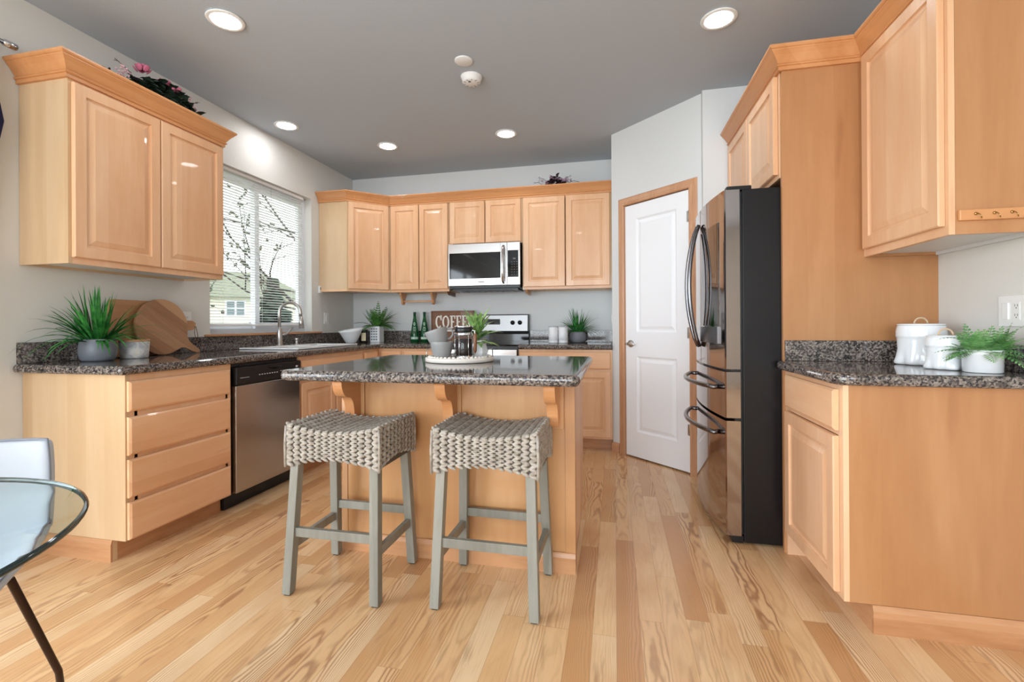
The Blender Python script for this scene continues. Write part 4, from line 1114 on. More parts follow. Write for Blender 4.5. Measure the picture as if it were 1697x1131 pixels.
# boards leaning on the left wall (planes parallel to wall, tilted back)
def board_obj(name, poly, xb, lean, thick, m, label, cat, zb):
    def fn(a, b, k): return V(xb-(b-zb)*math.tan(lean)+(0, thick)[k], a, b)
    return tag(obj(name, MB().prism(poly, fn), m, None, .003), label, cat)
pl = []; y0, y1, z0, z1, r_ = 2.06, 2.40, .915, 1.245, .025
for (cx, cz, a0) in ((y1-r_, z1-r_, 0), (y0+r_, z1-r_, PI/2), (y0+r_, z0+r_, PI), (y1-r_, z0+r_, 1.5*PI)):
    for i in range(6):
        a = a0+PI/2*i/5; pl.append((cx+r_*math.cos(a), cz+r_*math.sin(a)))
pl = [pl[k] for k in range(len(pl))]
hz = 1.095
i_end = pl[-1]; handle = [(2.40, hz-.05), (2.50, hz-.034), (2.59, hz-.031), (2.612, hz-.018), (2.612, hz+.018), (2.59, hz+.031), (2.50, hz+.034), (2.40, hz+.05)]
rb_ = board_obj('cutting_board', pl+handle, -2.787, .02, .016, BOARDW, 'rectangular wooden cutting board with handle behind the round board', 'cutting board', .915)
R = .172; cyc, czc = 2.342, .913+R; ha = math.radians(-35)
pl = [(cyc+R*math.cos(ha+.42+i*(2*PI-.84)/47), czc+R*math.sin(ha+.42+i*(2*PI-.84)/47)) for i in range(48)]
hd = V(math.cos(ha), math.sin(ha)); hn = V(-hd.y, hd.x); cen = V(cyc, czc)
def hp(l, s_): q = cen+hd*l+hn*s_; return (q.x, max(q.y, .9125))
pl += [hp(.175, -.040), hp(.20, -.026), hp(.235, -.022), hp(.295, -.020), hp(.305, -.008), hp(.305, .008), hp(.295, .020), hp(.235, .022), hp(.20, .026), hp(.175, .040)]
def striped():
    m = mat('striped_acacia', (176,130,96), .42); g = NG(m); t_ = g.n('ShaderNodeTexCoord'); sp = g.n('ShaderNodeSeparateXYZ'); g.l(t_.outputs['Object'], sp.inputs[0])
    a = g.math('ADD', g.math('MULTIPLY', sp.outputs[1], hn.x), g.math('MULTIPLY', sp.outputs[2], hn.y)); b = g.math('ADD', g.math('MULTIPLY', sp.outputs[1], hd.x), g.math('MULTIPLY', sp.outputs[2], hd.y))
    wn_ = g.n('ShaderNodeTexWhiteNoise', noise_dimensions='1D'); g.l(g.math('FLOOR', g.math('MULTIPLY', g.math('ADD', a, 5.02), 16)), wn_.inputs['W'])
    nn_ = g.noise(g.comb(g.math('MULTIPLY', a, 1), g.math('MULTIPLY', b, .12), 0), 60, 3)
    f = g.math('ADD', g.math('MULTIPLY', wn_.outputs[0], .7), g.math('MULTIPLY', nn_, .3))
    g.l(g.ramp(f, [(.15, (134,92,66)), (.45, (170,124,90)), (.75, (196,152,114)), (.95, (206,164,124))]), g.b.inputs['Base Color']); return m
rbd = board_obj('serving_board', pl, -2.738, .055, .016, striped(), 'round striped wooden serving board with a handle leaning on the left wall', 'serving board', .913)
obj('hanging_cord', MB().tube([(-2.752, 2.585, 1.09), (-2.750, 2.58, 1.04), (-2.748, 2.592, .99), (-2.748, 2.605, .97), (-2.746, 2.60, 1.03), (-2.75, 2.59, 1.088)], .0018, 6), TWINE, rb_)
obj('hanging_loop', MB().tube([(-2.727, 2.59, .942), (-2.72, 2.60, .955), (-2.718, 2.612, .96), (-2.716, 2.622, .935), (-2.716, 2.626, .918)], .0022, 6), TWINE, rbd)

# back corner: bowl, candle, planter with fern
bc = V(-2.56, 4.16, CT+.0005)
t = thing('bowl', 'white swooping bowl on the counter beyond the sink', 'bowl', tuple(bc))
mb = MB(); seg = 40; rowsP = [(0, 0), (.045, 0), (.052, .006), (.075, .05), (.105, .115), (.122, .15)]; inner = [(.118, .15), (.100, .115), (.070, .055), (.03, .022), (0, .020)]
b = 0
allp = rowsP+inner
mb.smooth = True
for (r_, z_) in allp:
    for i in range(seg):
        a = 2*PI*i/seg; lift = .020*math.sin(a*1+.8)*(z_/.15)**2
        mb.v.append(bc+V(r_*math.cos(a), r_*math.sin(a), z_-.012*(z_/.15)**2+lift))
for k in range(len(allp)-1):
    for i in range(seg): j = (i+1) % seg; mb.face((k*seg+i, k*seg+j, (k+1)*seg+j, (k+1)*seg+i))
obj('bowl_body', mb, CERW, t)
cc_ = V(-2.50, 4.30, CT+.0005)
t = thing('candle', 'dark jar candle with a cream label beside the white planter', 'candle', tuple(cc_))
obj('jar', MB().lathe([(0, 0), (.040, 0), (.042, .004), (.042, .128), (.039, .132), (0, .132)], cc_, 28), mat('dark_jar', (38,30,28), .15), t)
mb = MB()
for i in range(9):
    a0_, a1_ = -PI/2-.5+i*.12-.35, -PI/2-.5+(i+1)*.12-.35+.0
    a0_ += .75; a1_ += .75
    mb.add([cc_+V(.0425*math.cos(a), .0425*math.sin(a), z) for a, z in ((a0_, .02), (a1_, .02), (a1_, .10), (a0_, .10))]+[cc_+V(.0432*math.cos(a), .0432*math.sin(a), z) for a, z in ((a0_, .02), (a1_, .02), (a1_, .10), (a0_, .10))], [(0,1,2,3),(4,5,6,7),(0,1,5,4),(2,3,7,6),(1,2,6,5),(3,0,4,7)])
obj('label', mb, CREAM, t)
pp = V(-2.42, 4.42, CT+.0005)
t = thing('potted_fern', 'bushy dark fern in a white planter with grey lettering in the back corner', 'plant', tuple(pp))
obj('planter', MB().prism(rpoly(pp.x-.055, pp.x+.055, pp.y-.055, pp.y+.055, .012), lambda a, b, k: V(a, b, pp.z+(.0, .165)[k])), CERW, t, .003)
mb = MB()
for r in range(5):
    for c in range(3): mb.box(pp.x-.037+c*.026, pp.x-.020+c*.026, pp.y-.0562, pp.y-.0552, pp.z+.025+r*.027, pp.z+.037+r*.027)
obj('lettering', mb, INK, t)
def frond(mb, base, az, el, L, w, droop, np_=11, leaf=None):
    base = Vector(base); d = V(math.cos(az)*math.cos(el), math.sin(az)*math.cos(el), math.sin(el)); p = base.copy(); side0 = V(-math.sin(az), math.cos(az), 0); st = L/np_
    for i in range(np_):
        q = p+d*st; up = side0.cross(d).normalized(); k = (i+.5)/np_
        ll = w*math.sin(PI*min(1, .12+k*.9))**.7*(1-.35*k)
        for sg in (-1, 1):
            dr = (side0*sg+d*.45+up*.12).normalized(); b_ = len(mb.v); wv = d*(st*.42); tip = q+dr*ll-ZA*ll*.12
            mid = q+dr*ll*.5+up*.001
            mb.v += [q, mid+wv*.9, tip, mid-wv*.9]; mb.face((b_, b_+1, b_+2, b_+3))
        b_ = len(mb.v); mb.v += [p-side0*.001, p+side0*.001, q+side0*.001, q-side0*.001]; mb.face((b_, b_+1, b_+2, b_+3))
        d = (d+V(0, 0, -droop/np_)).normalized(); p = q
mb = MB(); rnd = random.Random(5)
for i in range(46):
    az = rnd.uniform(0, 2*PI); k = rnd.random(); el = PI/2-.12-1.1*k; frond(mb, pp+V(.03*math.cos(az), .03*math.sin(az), .16), az, el, rnd.uniform(.16, .27)*(1.0-.1*k), .045, .5+.9*k)
o_ = obj('fronds', mb, BUSHL, t); clipv(o_, y1=WB-.01)
# bottles
def bottle(x, y, label):
    c = V(x, y, CT+.0005); t = thing('glass_bottle', label, 'bottle', tuple(c), 'green glass bottles by the backsplash')
    obj('glass', MB().lathe([(0, 0), (.040, 0), (.043, .006), (.043, .075), (.040, .10), (.031, .16), (.020, .225), (.0145, .255), (.0135, .292)], c, 28), BGLASS, t)
    obj('cap', MB().lathe([(.0145, .290), (.0155, .293), (.0155, .312), (0, .314)], c, 20), mat('bottle_cap', (44,70,60), .35, .5), t)
    mb = MB()
    def curvepatch(z0, z1, r, aw, seg=8):
        for i in range(seg):
            a0 = -PI/2-aw+2*aw*i/seg+.35; a1 = -PI/2-aw+2*aw*(i+1)/seg+.35
            mb.add([c+V(r*math.cos(a), r*math.sin(a), z) for a, z in ((a0, z0), (a1, z0), (a1, z1), (a0, z1))], [(0,1,2,3)])
    curvepatch(.028, .052, .0436, 1.0)
    obj('label_band', mb, LABELM, t)
    mb = MB()
    for (z, r, w_) in ((.115, .0385, .35), (.132, .036, .5), (.148, .0338, .4), (.170, .0300, .25)):
        for i in range(6):
            a0 = -PI/2-w_+2*w_*i/6+.35; a1 = a0+2*w_/6*.7
            mb.add([c+V((r+.001)*math.cos(a), (r+.001)*math.sin(a), z_) for a, z_ in ((a0, z), (a1, z), (a1, z+.007), (a0, z+.007))], [(0,1,2,3)])
    for i in range(16):
        a = 2*PI*i/16; x_, z_ = .011*math.cos(a), .190+.014*math.sin(a); x2, z2 = .006*math.cos(a), .190+.008*math.sin(a); an = 2*PI*(i+1)/16; x3, z3 = .011*math.cos(an), .190+.014*math.sin(an); x4, z4 = .006*math.cos(an), .190+.008*math.sin(an)
        yy = -.0285; mb.add([c+V(x_+.008, yy, z_), c+V(x3+.008, yy, z3), c+V(x4+.008, yy, z4), c+V(x2+.008, yy, z2)], [(0,1,2,3)])
    obj('printed_emblem', mb, LABELM, t)
    return t
bottle(-2.055, 4.55, 'green glass bottle by the backsplash, left one of the pair')
bottle(-1.945, 4.55, 'green glass bottle by the backsplash, right one next to the coffee sign')
# COFFEE sign
sg = thing('coffee_sign', 'brown wooden COFFEE sign with raised cream letters behind the island tray', 'sign', (-1.64, 4.535, CT+.003))
sx0, sx1, sz0, sz1, sy = -1.862, -1.395, CT+.003, 1.232, 4.53
obj('board', B(sx0, sx1, sy, sy+.012, sz0, sz1), SIGNW, sg)
mb = MB(); ring_panel(mb, sx0, sx1, sz0, sz1, sx0+.014, sx1-.014, sz0+.014, sz1-.014, sy-.008, sy); obj('frame', mb, SIGNW, sg, .002)
def arcshape(mb, cx, cz, rx, rz, tx, tz, a0, a1, y0, y1, n=20):
    for i in range(n):
        A, Bq = a0+(a1-a0)*i/n, a0+(a1-a0)*(i+1)/n
        q = [(cx+rx*math.cos(A), cz+rz*math.sin(A)), (cx+rx*math.cos(Bq), cz+rz*math.sin(Bq)), (cx+(rx-tx)*math.cos(Bq), cz+(rz-tz)*math.sin(Bq)), (cx+(rx-tx)*math.cos(A), cz+(rz-tz)*math.sin(A))]
        mb.prism(q, lambda a, b, k: V(a, (y0, y1)[k], b))
lz0, lz1 = 1.052, 1.182; lm = (lz0+lz1)/2; hh = (lz1-lz0)/2; ya, yb = sy-.010, sy-.0005
mbC = MB(); arcshape(mbC, -1.775, lm, .036, hh, .019, .014, .75, 2*PI-.75, ya, yb); mbC.box(-1.757, -1.743, ya, yb, lm+.018, lz1+.004)
obj('letter_c', mbC, SIGNWHITE, sg)
mbO = MB(); arcshape(mbO, -1.698, lm, .038, hh, .018, .014, 0, 2*PI, ya, yb, 28); obj('letter_o', mbO, SIGNWHITE, sg)
def letF(x, E=False):
    m_ = MB(); m_.box(x+.008, x+.026, ya, yb, lz0+.012, lz1-.010); m_.box(x, x+.034, ya, yb, lz0, lz0+.012); m_.box(x, x+.056, ya, yb, lz1-.012, lz1); m_.box(x+.046, x+.056, ya, yb, lz1-.034, lz1-.012); m_.box(x+.026, x+.044, ya, yb, lm-.006, lm+.008)
    if E: m_.box(x+.034, x+.056, ya, yb, lz0, lz0+.012); m_.box(x+.046, x+.056, ya, yb, lz0+.012, lz0+.034)
    return m_
obj('letter_f', letF(-1.652), SIGNWHITE, sg); obj('letter_f', letF(-1.589), SIGNWHITE, sg); obj('letter_e', letF(-1.526, True), SIGNWHITE, sg); obj('letter_e', letF(-1.463, True), SIGNWHITE, sg)
mb = MB().prism([(-1.822, 1.018), (-1.44, 1.018), (-1.455, 1.036), (-1.80, 1.036), (-1.812, 1.044)], lambda a, b, k: V(a, (ya, yb)[k], b)); obj('underline', mb, SIGNWHITE, sg)
# canisters right of range
def can(x, y, label, tex):
    c = V(x, y, CT+.0005); t = thing('canister', label, 'canister', tuple(c))
    m = mat('white_textured' if tex else 'white_smooth', (234,234,236), .3)
    if tex and len(NG(m).t.nodes) < 4: g = NG(m); g.bump(g.noise(g.coords(), 90, 1), .6, .004)
    obj('body', MB().lathe([(0, 0), (.041, 0), (.044, .003), (.044, .020), (.0425, .022), (.0425, .026), (.044, .028), (.044, .148), (.040, .152), (0, .152)], c, 32), m, t)
    obj('lid', MB().lathe([(.0445, .150), (.0450, .153), (.0445, .158), (.035, .160), (0, .160)], c, 32), mat('grey_lid', (176,176,178), .4), t)
can(-.562, 4.33, 'smooth white canister, left one beside the range', False)
can(-.470, 4.33, 'textured white canister, right one beside the small grassy plant', True)
pc = V(-.345, 4.47, CT+.0005); rnd = random.Random(21)
t = thing('potted_grass', 'small grassy plant in a grey stone pot near the pantry wall', 'plant', tuple(pc))
obj('pot', MB().lathe([(0, 0), (.055, 0), (.070, .010), (.079, .035), (.080, .060), (.074, .088), (.064, .103), (.058, .104), (.055, .085), (0, .083)], pc, 32), CONC, t)
lv = grass_plant(t, pc+V(0, 0, .08), 90, .27, .015, .045, rnd); clipv(lv, y1=WB-.01)
mb = MB()
for (az, el, dr_) in ((PI+.2, .75, 1.5), (PI-.1, .5, 1.3), (PI+.4, .6, 1.6), (-.2, .7, 1.4), (.05, .45, 1.1), (-.5, .5, 1.2)): blade(mb, pc+V(0, 0, .085), az, el, .27, .009, dr_, 9)
clipv(obj('leaves', mb, LEAF, t), y1=WB-.01)

# right counter: canisters, fern
def jar(c, R_, Hh, label):
    t = thing('canister', label, 'canister', tuple(c))
    def fn(a, z):
        k = max(0, 1-z/(Hh*.38)); return 1+.13*k*(1.0 if math.cos(4*a+.6) > 0 else .0)*abs(math.cos(4*a+.6))-.12*k*(1-abs(math.cos(4*a+.6)))
    mb = MB(); mb.lathe([(0, 0), (R_*.85, 0), (R_*.97, Hh*.025), (R_*1.0, Hh*.07), (R_*.96, Hh*.2), (R_*.93, Hh*.38), (R_*.95, Hh*.60), (R_*.96, Hh*.66), (R_*.99, Hh*.68), (R_*.99, Hh*.71), (R_*.985, Hh*.82), (R_*.94, Hh*.93), (R_*.92, Hh*.955), (0, Hh*.955)], c, 64, fn=fn)
    obj('body', mb, CERW, t)
    obj('lid', MB().lathe([(R_*.93, Hh*.957), (R_*.95, Hh*.965), (R_*.95, Hh*.985), (R_*.80, Hh*1.0), (0, Hh*1.005)], c, 40), CERW, t)
    z = Hh*1.003; obj('lid_loop', MB().tube([c+V(.024*math.cos(a), -.006*math.sin(a)*0, z+.024*math.sin(a)) for a in [PI*i/10 for i in range(11)]], .0035, 8), TWINE if False else mat('rope_loop', (204,178,148), .7), t)
jar(V(1.255, 2.275, CT+.0005), .084, .172, 'large white ceramic canister with draped foot against the maple panel')
jar(V(1.225, 2.075, CT+.0005), .062, .128, 'smaller white ceramic canister with draped foot beside the fern pot')
pc = V(1.268, 1.962, CT+.0005)
t = thing('potted_fern', 'bright green fern in a white ribbed rim pot at the front of the right counter', 'plant', tuple(pc))
obj('pot', MB().lathe([(0, 0), (.050, 0), (.053, .003), (.0545, .060), (.0565, .062), (.0570, .078), (.0550, .080), (.0500, .080), (.0490, .064), (0, .062)], pc, 40), CERW, t)
mb = MB(); rnd = random.Random(9)
for i in range(85):
    az = rnd.uniform(0, 2*PI); k = rnd.random(); el = PI/2-.25-1.15*k
    frond(mb, pc+V(.03*math.cos(az), .03*math.sin(az), .066), az, el, rnd.uniform(.06, .115), .030, .6+.8*k, 9)
for (az, el, L_, dr_) in ((PI-.1, .95, .15, 1.6), (PI+.35, .5, .14, 1.5), (PI+.1, .2, .13, .8), (-.6, .9, .16, .5), (-.3, .35, .13, 1.0), (-1.2, .3, .11, .9)): frond(mb, pc+V(0, 0, .07), az, el, L_, .026, dr_, 14)
o_ = obj('fronds', mb, FERN, t); clipv(o_, x1=WR-.025, zf=CT+.01)

# ------------------------------------------------------------------ island tray group
tc = V(-.742, 2.165, CT+.0005); TR = .166
t = thing('tray', 'round white washed beaded tray with wire handles on the island', 'tray', tuple(tc))
obj('tray_base', MB().lathe([(0, .004), (TR-.012, .004), (TR-.008, 0), (TR, .003), (TR, .020), (TR-.006, .023), (TR-.014, .020), (TR-.016, .012), (0, .012)], tc, 56), BEAD, t)
mb = MB()
for i in range(44): a = 2*PI*i/44; mb.ell(tc+V((TR-.020)*math.cos(a), (TR-.020)*math.sin(a), .021), XA*.0095, YA*.0095, ZA*.0095, 8, 6)
obj('beads', mb, BEAD, t)
for sg_ in (-1, 1):
    x = tc.x+sg_*(TR-.012)
    obj('wire_handle', MB().tube([(x, tc.y-.045, tc.z+.012), (x, tc.y-.045, tc.z+.050), (x, tc.y-.038, tc.z+.060), (x, tc.y+.038, tc.z+.060), (x, tc.y+.045, tc.z+.050), (x, tc.y+.045, tc.z+.012)], .0025, 8), NICKEL, t)
TZ = CT+.0128
def mugm(name, label, group):
    t = thing(name, label, 'mug', (0, 0, 0), group)
    obj('cup', MB().lathe([(0, .004), (.026, .004), (.028, 0), (.031, 0), (.036, .010), (.047, .040), (.053, .072), (.054, .084), (.0525, .086)], (0, 0, 0), 36, cap=False), MUG, t)
    obj('interior', MB().lathe([(.0525, .086), (.0508, .084), (.0500, .072), (.044, .040), (.032, .012), (0, .010)], (0, 0, 0), 36, cap=False), MUGIN, t)
    obj('handle', MB().tube([(.050, 0, .070), (.066, 0, .072), (.076, 0, .058), (.073, 0, .038), (.058, 0, .026), (.040, 0, .024)], .0050, 10), MUG, t)
    return t
mA = mugm('mug', 'grey speckled mug standing upright on the tray under the tilted mug', 'grey mugs on the tray'); mA.location = (-.806, 2.09, TZ); mA.rotation_euler = (0, 0, .35)
mB = dup(mA, (-.812, 2.09, TZ+.080), .3, 'grey mug tipped over on top of the other mug on the tray'); mB.rotation_euler = (0, -.30, .25); mB.location = (-.811, 2.09, TZ+.062)
# french press
fp = V(-.700, 2.105, TZ)
t = thing('french_press', 'glass french press with chrome bands, black coffee and a walnut handle', 'french press', tuple(fp))
obj('beaker', MB().lathe([(.0405, .008), (.0415, .010), (.0415, .130), (.0405, .131), (.0395, .130), (.0395, .012), (0, .011)], fp, 32, cap=False), CLEARG, t)
obj('coffee', MB().lathe([(0, .014), (.0385, .014), (.0385, .098), (0, .098)], fp, 32, cap=False), COFFEE, t)
mb = MB(); mb.lathe([(.0425, .0), (.0440, .002), (.0440, .020), (.0425, .021), (.0422, .0)], fp, 32, cap=False); mb.lathe([(.0422, .112), (.0438, .113), (.0438, .128), (.0422, .129)], fp, 32, cap=False)
for k in range(6): a = 2*PI*k/6+.3; mb.tube([fp+V(.0432*math.cos(a), .0432*math.sin(a), 0), fp+V(.0432*math.cos(a), .0432*math.sin(a), .128)], .0016, 6)
obj('chrome_frame', mb, CHROME, t)
obj('lid', MB().lathe([(.0435, .132), (.0445, .134), (.0445, .155), (.040, .158), (.012, .160), (.006, .162), (0, .162)], fp, 32), BLACK, t)
mb = MB(); mb.lathe([(.0455, .155), (.0460, .158), (.0440, .161), (.030, .162)], fp, 32, cap=False); obj('lid_rim', mb, CHROME, t)
hx = fp+V(.058, -.035, 0)
obj('handle_rod', MB().tube([fp+V(.036, -.022, .124), hx+V(-.004, 0, .140), hx+V(.006, 0, .138), hx+V(.008, 0, .12), hx+V(.008, 0, .06), hx+V(.006, 0, .006), fp+V(.036, -.022, .008)], .0025, 8), CHROME, t)
obj('handle_grip', MB().lathe([(.004, 0), (.007, .01), (.009, .05), (.008, .085), (.006, .09)], hx+V(.008, 0, .035), 14), WALNUT, t)
# dracaena in faceted white vase
vc = V(-.660, 2.205, TZ)
t = thing('potted_plant', 'broad leaved striped plant in a faceted white vase on the tray', 'plant', tuple(vc))
mb = MB(); b = 0
prf = [(.030, 0), (.046, .028), (.034, .088), (.030, .088), (.028, .070), (.0, .070)]
for (r_, z_) in prf:
    for i in range(6): a = 2*PI*i/6+.2; mb.v.append(vc+V(r_*math.cos(a)*1.05, r_*math.sin(a), z_))
for k in range(len(prf)-1):
    for i in range(6): j = (i+1) % 6; mb.face((k*6+i, k*6+j, (k+1)*6+j, (k+1)*6+i))
mb.face([5, 4, 3, 2, 1, 0]); obj('vase', mb, CERW, t)
mb = MB(); rnd = random.Random(4)
for tier, (z_, n_, e_) in enumerate(((.075, 10, .35), (.095, 10, .7), (.115, 10, 1.0), (.135, 8, 1.25))):
    for i in range(n_):
        az = 2*PI*i/n_+tier*.5+rnd.uniform(-.2, .2); blade(mb, vc+V(-.006, 0, z_), az, e_+rnd.uniform(-.1, .15), rnd.uniform(.11, .15), .034, .9, 7)
mb.tube([vc+V(0, 0, .06), vc+V(-.006, 0, .14)], .005, 8); obj('leaves', mb, DRAC, t)
# white caddy box leaning behind
mb = MB().prism([(-.745, 0), (-.705, 0), (-.705, .10), (-.745, .10)], lambda a, b, k: V(a, (2.205, 2.235)[k], TZ+b))

# ------------------------------------------------------------------ flowers above cabinets
def flowers(label, c, span, rnd, ax, rose, rose2, leafm, n_leaf, extent_x0=None, y1=None, sc=1.0, roses=((.0, .05), (.1, .035), (-.13, .09))):
    c = Vector(c); t = thing('flower_arrangement', label, 'flowers', tuple(c)); ax = Vector(ax); cr = ZA.cross(ax)
    mb = MB()
    for i in range(n_leaf):
        s_ = rnd.gauss(0, .38); s_ = max(-1, min(1, s_)); az = rnd.uniform(0, 2*PI); hgt = (.13*(1-abs(s_)**1.3))*sc
        base = c+ax*s_*span+cr*rnd.uniform(-.04, .04)*sc+ZA*(.012+rnd.uniform(0, hgt)); blade(mb, base, az, rnd.uniform(.1, 1.0), rnd.uniform(.05, .09)*sc, .054*sc, 1.2, 4)
    o1 = obj('leaves', mb, leafm, t)
    for (s_, hz_) in roses:
        mb = MB(); p = c+ax*s_*sc+ZA*hz_*sc+cr*rnd.uniform(-.01, .02)
        for k in range(14):
            a = k*2.4; r_ = .008+.0022*k; tilt = .9-.05*k
            mb.ell(p+V(r_*math.cos(a), r_*math.sin(a), .012-.001*k)*sc, V(math.cos(a)*.5, math.sin(a)*.5, .7).normalized()*.020*sc, V(-math.sin(a), math.cos(a), 0)*.016*sc, V(math.cos(a), math.sin(a), -.5)*.004*sc, 7, 5)
        obj('rose', mb, rose, t)
    for (s_, hz_) in ((.17, .085), (-.22, .07), (.21, .04)):
        mb = MB()
        for k in range(20):
            p = c+ax*(s_*sc+rnd.uniform(-.035, .035)*sc)+ZA*(hz_+rnd.uniform(-.01, .045))*sc+cr*rnd.uniform(-.02, .02); mb.ell(p, XA*.006*sc, YA*.006*sc, ZA*.006*sc, 6, 4)
        obj('blossom_cluster', mb, rose2, t)
    mb = MB()
    for (s0, s1_, h0, h1) in ((-.12, -.26, .05, .13), (.12, .24, .05, .12), (.2, .36, .03, .02), (-.2, -.33, .03, .05)):
        a_, b_ = c+ax*s0*sc+ZA*h0*sc, c+ax*s1_*sc+ZA*(h1+.006)*sc; mb.tube([a_, (a_+b_)/2+ZA*.015, b_], .0018, 5)
        for k in range(6): blade(mb, a_.lerp(b_, k/6)+ZA*.01, rnd.uniform(0, 6.28), .5, .03*sc, .012*sc, .8, 3)
    obj('stems', mb, PURPLELEAF, t)
    return t
ft = 2.376
flowers('pink rose and dark leaf arrangement on top of the left wall cabinet', (-2.575, 2.205, ft), .21, random.Random(2), (0, 1, 0), PINK, PALEPINK, DKLEAF, 300, roses=((.02, .135), (.075, .120), (-.10, .160), (.045, .105)))
flowers('mauve flower arrangement on top of the back cabinets near the pantry', (-.535, 4.33, 2.386), .085, random.Random(8), (1, 0, 0), MAUVE, MAUVE, PURPLELEAF, 90, sc=.62, roses=((.0, .10), (.07, .09), (-.12, .05), (-.05, .12), (.14, .06)))

# ------------------------------------------------------------------ left edge: curtain rod end and hanging
rod = obj('curtain_rod', MB().tube([(WL+.06, -1.6, 2.418), (WL+.06, 1.60, 2.418)], .011, 12).lathe([(.012, 0), (.016, .004), (.016, .05), (.012, .055)], (WL+.06, 1.595, 2.418), 16, ax=YA).box(WL, WL+.06, 1.50, 1.515, 2.410, 2.426), CHROME)
tag(rod, 'chrome curtain rod end on the left wall at the picture edge', 'curtain rod')
mb = MB(); n = 40; mb.smooth = True
for k, z in enumerate((2.405, 2.30, 2.05, 1.85, 1.5, 1.0, .05)):
    ye = (1.50, 1.555, 1.60, 1.565, 1.50, 1.45, 1.43)[k]
    for i in range(n+1):
        u = i/n; y = .95+(ye-.95)*u; mb.v.append(V(WL+.06+.028*math.sin(u*2*PI*6), y, z))
for k in range(6):
    for i in range(n): a = k*(n+1)+i; mb.face((a, a+1, a+n+2, a+n+1))
cu = obj('curtain', mb, NAVY); so = cu.modifiers.new('solid', 'SOLIDIFY'); so.thickness = .002
tag(cu, 'dark navy curtain edge at the far left of the picture', 'curtain')
for o_ in (cu,):
    pass

# ------------------------------------------------------------------ outside the window
GRASS = mat('lawn', (96,108,72), .9); SIDING = mat('cream_siding', (226,220,200), .8); ROOFM = mat('shingle_roof', (120,124,104), .9); HWIN = mat('house_window', (110,124,128), .3)
FENCE = mat('weathered_fence', (70,66,58), .8); BARK = mat('dark_bark', (52,46,42), .9); CONI = mat('conifer', (46,60,46), .9)
gm = struct('ground', B(-60, WL-T-.02, -20, 60, -.6, -.5), GRASS); gm['kind'] = 'structure'
hs = thing('house', 'neighbouring cream house with a grey green roof seen through the blinds', 'house', (-24, 25, -.5))
hu = V(.64, .77, 0).normalized(); hn_ = V(hu.y, -hu.x, 0)
hc = V(-27.0, 23.5, 0)
mb = MB().obox(hc+V(0, 0, 1.35)-hn_*3, hu, hn_, ZA, 8.0, 3.0, 1.85); obj('wall', mb, SIDING, hs)
mb = MB(); e0, e1, rz = 3.15, 3.15, 5.0
a, b = hc-hu*8.4, hc+hu*8.4
mb.add([a+hn_*.5+ZA*3.0, b+hn_*.5+ZA*3.0, b-hn_*3-hu*2.6+ZA*rz, a-hn_*3+hu*2.6+ZA*rz, a-hn_*6.5+ZA*3.0, b-hn_*6.5+ZA*3.0], [(0,1,2,3),(1,5,2),(5,4,3,2),(4,0,3),(0,4,5,1)]); obj('roof', mb, ROOFM, hs)
for s_ in (-1.5, 1.2, 3.6, 6.0):
    c = hc+hu*s_+hn_*.02+ZA*2.25; fo = obj('window', MB().obox(c, hu, hn_, ZA, .62, .03, .55), VINYL, hs)
    mb = MB()
    for i in (-1, 1):
        for j in (-1, 1): mb.obox(c+hu*i*.28+ZA*j*.25+hn_*.04, hu, hn_, ZA, .22, .01, .2)
    obj('pane', mb, HWIN, fo)
mb = MB()
for i in range(60): y = 3.0+i*.16*1.0; mb.box(-9.0, -8.97, 5.0+i*.2, 5.0+i*.2+.185, -.5, 1.15)
tag(obj('garden_fence', mb, FENCE), 'dark board fence outside the window below the house', 'fence')
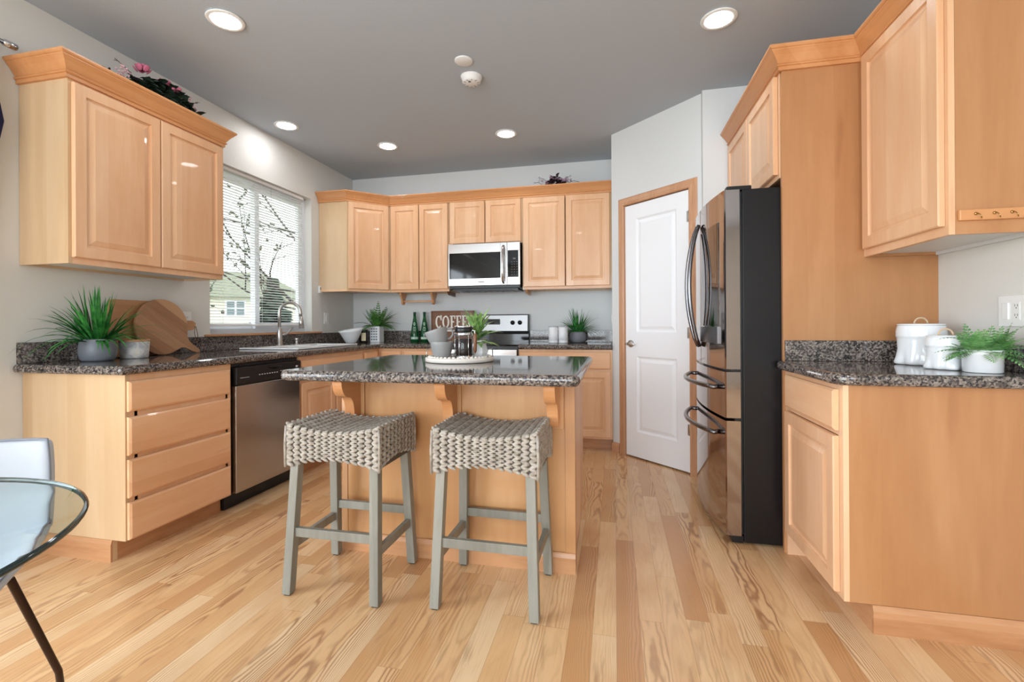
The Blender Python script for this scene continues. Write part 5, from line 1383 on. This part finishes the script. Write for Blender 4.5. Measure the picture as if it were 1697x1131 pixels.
# conifer
cn = thing('conifer_tree', 'dark conifer outside the right half of the window', 'tree', (-11.2, 13.5, -.5))
mb = MB(); rnd = random.Random(6)
for k in range(9):
    z0 = -.2+k*.32; r = 1.35*(1-k/9.5); 
    for i in range(26):
        a = rnd.uniform(0, 2*PI); p = V(-11.2, 13.5, z0+rnd.uniform(0, .3)); d = V(math.cos(a), math.sin(a), -.25).normalized(); mb.ell(p+d*r*.5, d*r*.5, V(-math.sin(a), math.cos(a), 0)*.13, ZA*.07, 6, 4)
obj('needles', mb, CONI, cn); obj('trunk', MB().tube([(-11.2, 13.5, -.5), (-11.2, 13.5, 2.4)], [.12, .03], 8), BARK, cn)
# bare branching tree just outside, trunk to the right of the window
bt = thing('garden_tree', 'bare branching tree close outside the window', 'tree', (-5.2, 7.6, -.5))
rnd = random.Random(14)
mbT, mbL = MB(), MB()
def branch(p, d, L, r, depth):
    pts = [p]; n = 6
    for i in range(n): d = (d+V(rnd.uniform(-.14, .14), rnd.uniform(-.14, .14), rnd.uniform(-.12, .13))).normalized(); p = p+d*L/n; pts.append(p)
    mbT.tube(pts, [r*(1-.75*i/n) for i in range(n+1)], 6)
    if depth > 0:
        for k in range(4):
            q = pts[2+k if 2+k < n+1 else n]; dd = (d+V(rnd.uniform(-.8, .8), rnd.uniform(-.8, .8), rnd.uniform(-.6, .7))).normalized(); branch(q, dd, L*rnd.uniform(.35, .55), r*.45, depth-1)
    else:
        for k in range(2):
            q = pts[rnd.randrange(2, n+1)]; a = V(rnd.uniform(-1, 1), rnd.uniform(-1, 1), rnd.uniform(-1, 1)).normalized(); mbL.ell(q, a*.045, a.orthogonal().normalized()*.022, a.cross(a.orthogonal()).normalized()*.008, 6, 4)
T0 = V(-5.2, 7.6, -.5)
mbT.tube([T0, V(-5.15, 7.6, .6), V(-5.25, 7.55, 2.2), V(-5.2, 7.5, 4.2)], [.10, .09, .07, .05], 10)
branch(V(-5.18, 7.6, .95), V(-.55, -.75, .9).normalized(), 2.6, .035, 2)
branch(V(-5.2, 7.57, 1.25), V(-.3, -.9, .12).normalized(), 2.6, .022, 2)
branch(V(-5.22, 7.55, 2.0), V(-.4, -.8, .75).normalized(), 2.4, .028, 2)
branch(V(-5.22, 7.55, 1.6), V(-.7, -.7, .05).normalized(), 2.4, .02, 2)
branch(V(-5.22, 7.55, 2.6), V(-.2, -.9, .1).normalized(), 2.2, .02, 2)
obj('branches', mbT, BARK, bt); obj('leaves', mbL, mat('dry_leaf', (70,72,56), .8), bt)
